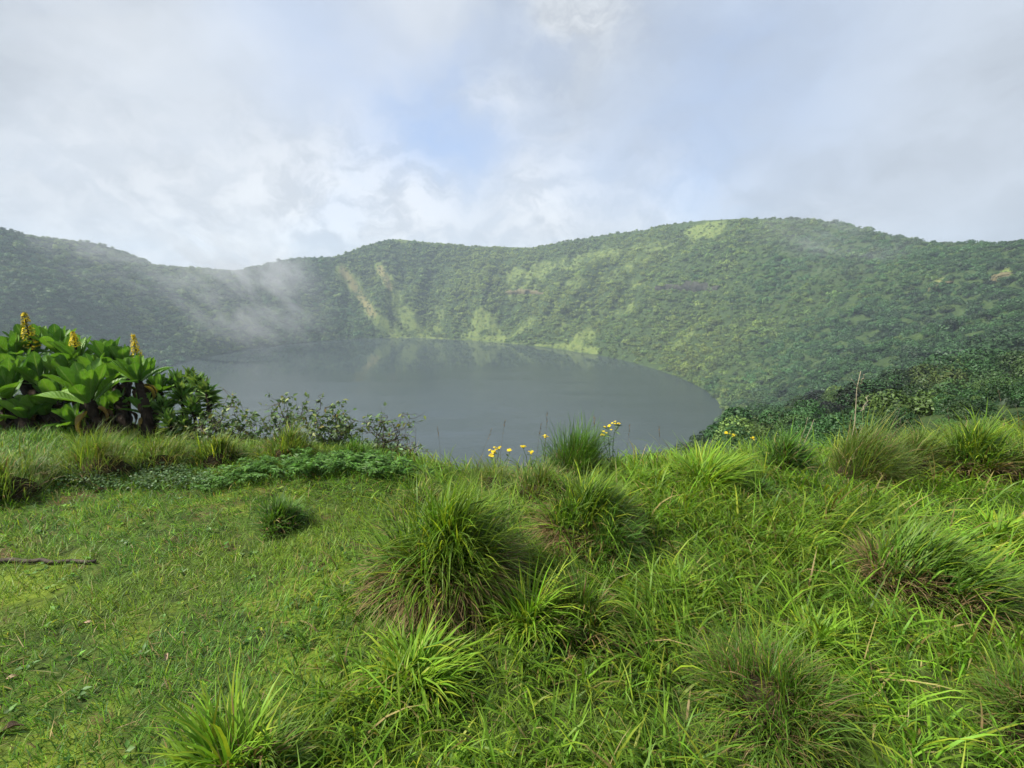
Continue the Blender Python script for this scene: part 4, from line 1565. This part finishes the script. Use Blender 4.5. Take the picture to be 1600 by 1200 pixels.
fern_mound(610, 742, 120, 34, 'feathery fern mound beside the bare arching twigs', 1, 90)
fern_mound(500, 738, 140, 36, 'widest feathery fern mound below the bushiest straggly shrub', 2, 100)
fern_mound(400, 744, 130, 30, 'flat feathery fern mound in front of the golden tussock', 3, 80)
fern_mound(345, 760, 90, 22, 'low bright fern patch nearest the short turf', 4, 50)
fern_mound(565, 730, 90, 30, 'dark feathery fern mound between the two largest fern mounds', 5, 60)


# dull little-leaved herbs at the foot of the groundsel
def herb_patch():
    g = np.random.default_rng(9)
    N = 3200
    px = g.uniform(90, 330, N)
    py = g.uniform(728, 762, N)
    k_ = fbm(px * .03, py * .06, 3, 3) > .42
    Pq = np.array([on_plane(a_, b_, 0.0) for a_, b_ in zip(px[k_], py[k_])])
    Pq[:, 2] = near_z(Pq[:, 0], Pq[:, 1]) + g.uniform(0.01, .09, len(Pq))
    n_ = len(Pq)
    D = g.normal(0, 1, (n_, 3)) * [1, 1, .3]
    tn = pick_tone(n_, [(0.075, 0.14, 0.05), (0.11, 0.18, 0.07), (0.06, 0.11, 0.035)], [40, 25, 30])
    v_, t_, cc = leaflets(Pq, D, g.uniform(.018, .034, n_), g.uniform(.012, .022, n_), tn, g)
    tag(mobj('low_herbs', np_mesh('low_herbs', v_, t_, None, cc), small_leaf_mat), 'grey green low herbs at the foot of the groundsels', 'herbs', kind='stuff')


herb_patch()


# ------------------------------------------------------------------ yellow ragwort
stem_mat = leaf_material('green_stem', 0.5, 0.1, 0.3, color=(0.09, 0.13, 0.045), var=0.2, nscale=20)


def ragwort(bx, by, dy, heads, label, seed, leafy=26):
    g = np.random.default_rng(seed)
    base = gp(bx, by) + np.array([0, dy, 0])
    base[2] = float(near_z(base[0], base[1]))
    root = empty('yellow_ragwort', base)
    tag(root, label, 'wildflower', 'yellow ragwort along the lip')
    LP, LD = [], []
    for px, py, spread in heads:
        Yd = base[1]
        c_ = at(px, py, Yd) - base
        _, _, dp = project((c_ + base)[None])
        mp = float(dp[0]) / F
        pts = curve_pts(np.array([g.normal(0, .02), 0, -.03]), c_ - [0, 0, spread * mp * .7], 9, 0, .006, g)
        Va, Qa, Ta, off = [], [], [], 0
        v_, q_, t_ = tube(pts, np.linspace(.0045, .0022, 9), 5)
        Va.append(v_); Qa.append(q_); Ta.append(t_); off += len(v_)
        fv, ft, fo = [], [], 0
        for _ in range(int(g.integers(6, 10))):
            e = c_ + np.array([g.normal(0, spread * mp * .5), g.normal(0, spread * mp * .4), g.normal(0, spread * mp * .22)])
            v_, q_, t_ = tube(curve_pts(pts[-1], e, 4, 0, 0), [.0015] * 4, 4)
            Va.append(v_); Qa.append(q_ + off); Ta.append(t_ + off); off += len(v_)
            v_, t_ = star_faces(e, (g.normal(0, .3), g.normal(-.2, .3), 1), g.uniform(.012, .018) * (0.65 if seed > 4 else 1.0), 8, g)
            fv.append(v_)
            ft += [tuple(i_ + fo for i_ in q) for q in t_]
            fo += len(v_)
        st = mobj('stem', np_mesh('stem', np.concatenate(Va), np.concatenate(Ta), np.concatenate(Qa)), stem_mat, root)
        fl = mobj('flower_cluster', np_mesh('flower_cluster', np.concatenate(fv), ft), petal_mat, st)
        for _ in range(leafy):
            i_ = int(g.integers(1, 9))
            LP.append(pts[i_])
            an = g.uniform(0, 6.28)
            LD.append([math.cos(an), math.sin(an), g.uniform(-.2, .8)])
    n_ = len(LP)
    tn = pick_tone(n_, [(0.08, 0.14, 0.04), (0.11, 0.18, 0.045), (0.06, 0.10, 0.04)], [40, 25, 20])
    v_, t_, cc = leaflets(np.array(LP), np.array(LD), g.uniform(.05, .10, n_), g.uniform(.008, .016, n_), tn, g)
    mobj('leaves', np_mesh('leaves', v_, t_, None, cc), small_leaf_mat, root)['kind'] = 'stuff'


ragwort(955, 735, .02, [(950, 666, 7), (962, 660, 7), (945, 678, 6)], 'tallest yellow ragwort, leafy, beside the fine tall tussock', 1, 18)
ragwort(780, 742, .10, [(772, 706, 8), (780, 700, 6), (796, 703, 6), (768, 711, 6)], 'low ragwort with four yellow heads behind the largest tussock', 2, 8)
ragwort(828, 740, .10, [(818, 698, 5), (830, 706, 5)], 'low ragwort with small faded heads left of the fine tall tussock', 3, 10)
ragwort(856, 730, .10, [(852, 682, 5)], 'single pale yellow ragwort touching the fine tall tussock', 4, 10)
ragwort(1140, 735, .05, [(1136, 676, 4), (1146, 680, 4)], 'pair of faded ragwort heads before the slope shrubs', 5, 8)
ragwort(1178, 735, .05, [(1176, 684, 5)], 'single bright yellow ragwort beside the dark narrow tussock', 6, 8)


# ------------------------------------------------------------------ dead stalks and seed heads
def stalk(bx, by, dy, segs, r_, mat, label, name='dead_stalk', cat='dead stalk'):
    base = gp(bx, by) + np.array([0, dy, 0])
    base[2] = float(near_z(base[0], base[1]))
    root = empty(name, base)
    tag(root, label, cat)
    for k_, (x0, y0, x1, y1) in enumerate(segs):
        p0 = at(x0, y0, base[1]) - base if (x0, y0) != (bx, by) else np.zeros(3) - [0, 0, .03]
        p1 = at(x1, y1, base[1] + random.uniform(-.08, .08)) - base
        v_, q_, t_ = tube(curve_pts(p0, p1, 7, 0, .006), np.linspace(r_ if k_ == 0 else r_ * .6, r_ * .3, 7), 5)
        mobj('stem' if k_ == 0 else 'twig', np_mesh('stem', v_, t_, q_), mat, root)


stalk(1345, 738, .15, [(1345, 738, 1345, 580), (1345, 612, 1330, 592), (1345, 642, 1357, 618), (1345, 600, 1351, 585)], .008, pale_twig_mat, 'bare forked pale stalk rising from the tall olive tussock')
stalk(1250, 735, .10, [(1250, 735, 1272, 655)], .005, pale_twig_mat, 'pale dead stem leaning right beside the dark narrow tussock')
stalk(1256, 736, .16, [(1256, 736, 1262, 652), (1258, 690, 1248, 664)], .004, pale_twig_mat, 'pale dead stem with one side twig, upright in its pair')
stalk(1405, 736, .15, [(1405, 736, 1406, 640), (1406, 670, 1398, 645), (1406, 662, 1415, 642), (1405, 690, 1394, 668)], .005, twig_mat, 'reddish brown dry stem behind the thin straw-tipped tussock')


def seed_stalk(bx, by, tx, ty, label, seed, bent=0.0):
    g = np.random.default_rng(seed)
    base = gp(bx, by)
    root = empty('seed_stalk', base)
    tag(root, label, 'grass stalk', 'thin seed stalks against the lake')
    tip_ = at(tx, ty, base[1] + .1) - base
    s = np.linspace(0, 1, 10)[:, None]
    pts = s * tip_ + np.array([bent, 0, 0]) * np.sin(s * math.pi) * .5
    v_, q_, t_ = tube(pts, np.linspace(.0018, .0009, 10), 4)
    mobj('stem', np_mesh('stem', v_, t_, q_), twig_mat, root)
    n_ = 14
    Pq = pts[-3] + (pts[-1] - pts[-3]) * g.random((n_, 1))
    D = (pts[-1] - pts[-3]) / np.linalg.norm(pts[-1] - pts[-3]) + g.normal(0, .25, (n_, 3))
    v_, t_, cc = leaflets(Pq, D, g.uniform(.018, .03, n_), g.uniform(.004, .007, n_), pick_tone(n_, [BROWN, (0.09, 0.07, 0.05)], [1, 1]), g)
    mobj('seed_head', np_mesh('seed_head', v_, t_, None, cc), dry_mat, root)


for k_, (bx, by, tx, ty, lb) in enumerate([(782, 750, 789, 658, 'straight dark seed stalk right above the yellow flower cluster'), (850, 742, 855, 646, 'drooping seed stalk just left of the fine tall tussock'),
                                           (925, 730, 928, 648, 'short seed stalk inside the fine tall tussock'), (838, 745, 846, 660, 'thin seed stalk beside the single pale ragwort'),
                                           (740, 750, 768, 672, 'slanting seed stalk behind the largest tussock'), (690, 740, 684, 668, 'upright seed stalk left of the slanting one'),
                                           (1022, 740, 1030, 668, 'lone seed stalk on the lip between tussocks'), (975, 735, 984, 664, 'seed stalk right of the tallest ragwort'),
                                           (1500, 740, 1480, 640, 'long arching seed stalk above the full green fanned tussock'), (1575, 740, 1560, 610, 'tall pale seed stalk before the dark slope shrubs')]):
    seed_stalk(bx, by, tx, ty, lb, k_, random.uniform(-.04, .04))

# ------------------------------------------------------------------ fallen branch, dry leaves
b0, b1 = gp(-40, 880), gp(150, 881)
pts = curve_pts(b0 + [0, 0, .018], b1 + [0, 0, .016], 14, 0, .007)
pts[:, 2] = near_z(pts[:, 0], pts[:, 1]) + .016
v_, q_, t_ = tube(pts - b0, np.linspace(.014, .009, 14), 7)
tag(mobj('fallen_branch', np_mesh('fallen_branch', v_, t_, q_), twig_mat, loc=b0), 'thin dark fallen branch lying on the short turf', 'branch')
for (px, py, sz, kind, lb) in [(148, 978, .075, 0, 'curled pinkish brown dead leaf on the trodden turf'), (32, 1062, .06, 1, 'small tan dead leaf near the bare soil'), (262, 1027, .045, 2, 'pale dead leaf fragment on mossy turf'),
                               (276, 1150, .04, 1, 'small orange dead leaf below the soil patch'), (290, 995, .03, 0, 'tiny pale leaf bit on green turf'), (168, 768, .10, 3, 'upturned brown dead leaf behind a turf hump'), (40, 1140, .09, 2, 'grey brown strip of dead leaf in the turf')]:
    q = gp(px, py)
    o_ = bpy.data.objects.new('dry_leaf', LEAVES['dead'][kind].copy())
    if 'pale' in lb or 'tan' in lb or 'pinkish' in lb:
        o_.data.materials[0] = plain_material('pale_dead_leaf', (0.24, 0.16, 0.10), (0.38, 0.28, 0.19), 60.0, 0.8, 0.2)
    COL.objects.link(o_)
    o_.location = q + np.array([0, 0, .02])
    o_.scale = (sz * .8, sz, sz)
    o_.rotation_euler = (random.uniform(.1, .35), random.uniform(-.3, .3), random.uniform(0, 6.28))
    tag(o_, lb, 'dead leaf')

# ------------------------------------------------------------------ air
def volume_box(name, lo, hi, mat):
    lo, hi = np.array(lo, float), np.array(hi, float)
    Vb = [(x, y, z) for z in (lo[2], hi[2]) for y in (lo[1], hi[1]) for x in (lo[0], hi[0])]
    q = [(0, 2, 3, 1), (4, 5, 7, 6), (0, 1, 5, 4), (2, 6, 7, 3), (0, 4, 6, 2), (1, 3, 7, 5)]
    return mobj(name, np_mesh(name, Vb, quads=q), mat)


low = float(GZ.min()) - 1.0
high = float(max(GZ.max(), rz_z.max())) + 6.0
ext = float(np.abs(GX - CX).max()) + 20
m, t, out = new_mat('haze_air')
v = t.node('ShaderNodeVolumePrincipled')
v.inputs['Color'].default_value = (0.70, 0.85, 1.0, 1)
v.inputs['Density'].default_value = 0.00045
v.inputs['Anisotropy'].default_value = 0.1
t.l.new(v.outputs[0], out.inputs['Volume'])
hz = volume_box('haze', (CX - ext, CY - ext - 200, low), (CX + ext, CY + ext, high), m)
tag(hz, 'pale blue haze filling the crater', 'haze', kind='stuff')


def mist(name, p0, p1, rad, dens, label, seed, stretch=1.0):
    """a torn wisp of cloud: an ellipsoid filled with uneven vapour"""
    p0, p1 = np.array(p0), np.array(p1)
    c_ = (p0 + p1) / 2
    L = np.linalg.norm(p1 - p0) / 2 + rad * .6
    bm = bmesh.new()
    bmesh.ops.create_icosphere(bm, subdivisions=3, radius=1.0)
    me_ = bpy.data.meshes.new(name)
    bm.to_mesh(me_)
    bm.free()
    o = bpy.data.objects.new(name, me_)
    COL.objects.link(o)
    o.location = c_
    o.scale = (rad, rad, L)
    o.rotation_euler = Vector(p1 - p0).to_track_quat('Z', 'Y').to_euler()
    m_, t_, out_ = new_mat(name + '_vapour')
    tco = t_.node('ShaderNodeTexCoord').outputs['Object']
    wpos = t_.node('ShaderNodeNewGeometry').outputs['Position']
    rr2 = t_.vmath('LENGTH', tco)
    nz = t_.noise(t_.mapping(tco, scale=(1.6, 1.6, 1.0 * stretch), loc=(seed, seed * 2, 0)), 2.0, 6, 0.62, 0.8)
    fall = t_.ramp(rr2, 0.25, 1.0, 1.0, 0.0)
    dd = t_.math('MULTIPLY', fall, t_.ramp(nz, 0.44, 0.70, 0.0, 1.15))
    v_ = t_.node('ShaderNodeVolumePrincipled')
    v_.inputs['Color'].default_value = (0.93, 0.96, 1.0, 1)
    t_.put(v_.inputs['Density'], t_.math('MULTIPLY', dd, dens))
    t_.l.new(v_.outputs[0], out_.inputs['Volume'])
    me_.materials.append(m_)
    tag(o, label, 'mist', kind='stuff')
    return o


mist('mist', at(300, 385, 470), at(460, 500, 440), 78, 0.020, 'thin grey mist drifting down the left crater wall', 3.0)
mist('mist', at(60, 385, 400), at(260, 420, 430), 60, 0.012, 'faint mist veiling the left rim', 8.0)
mist('mist', at(1180, 345, 330), at(1420, 390, 300), 32, 0.010, 'faint mist brushing the top of the right hill', 5.0)
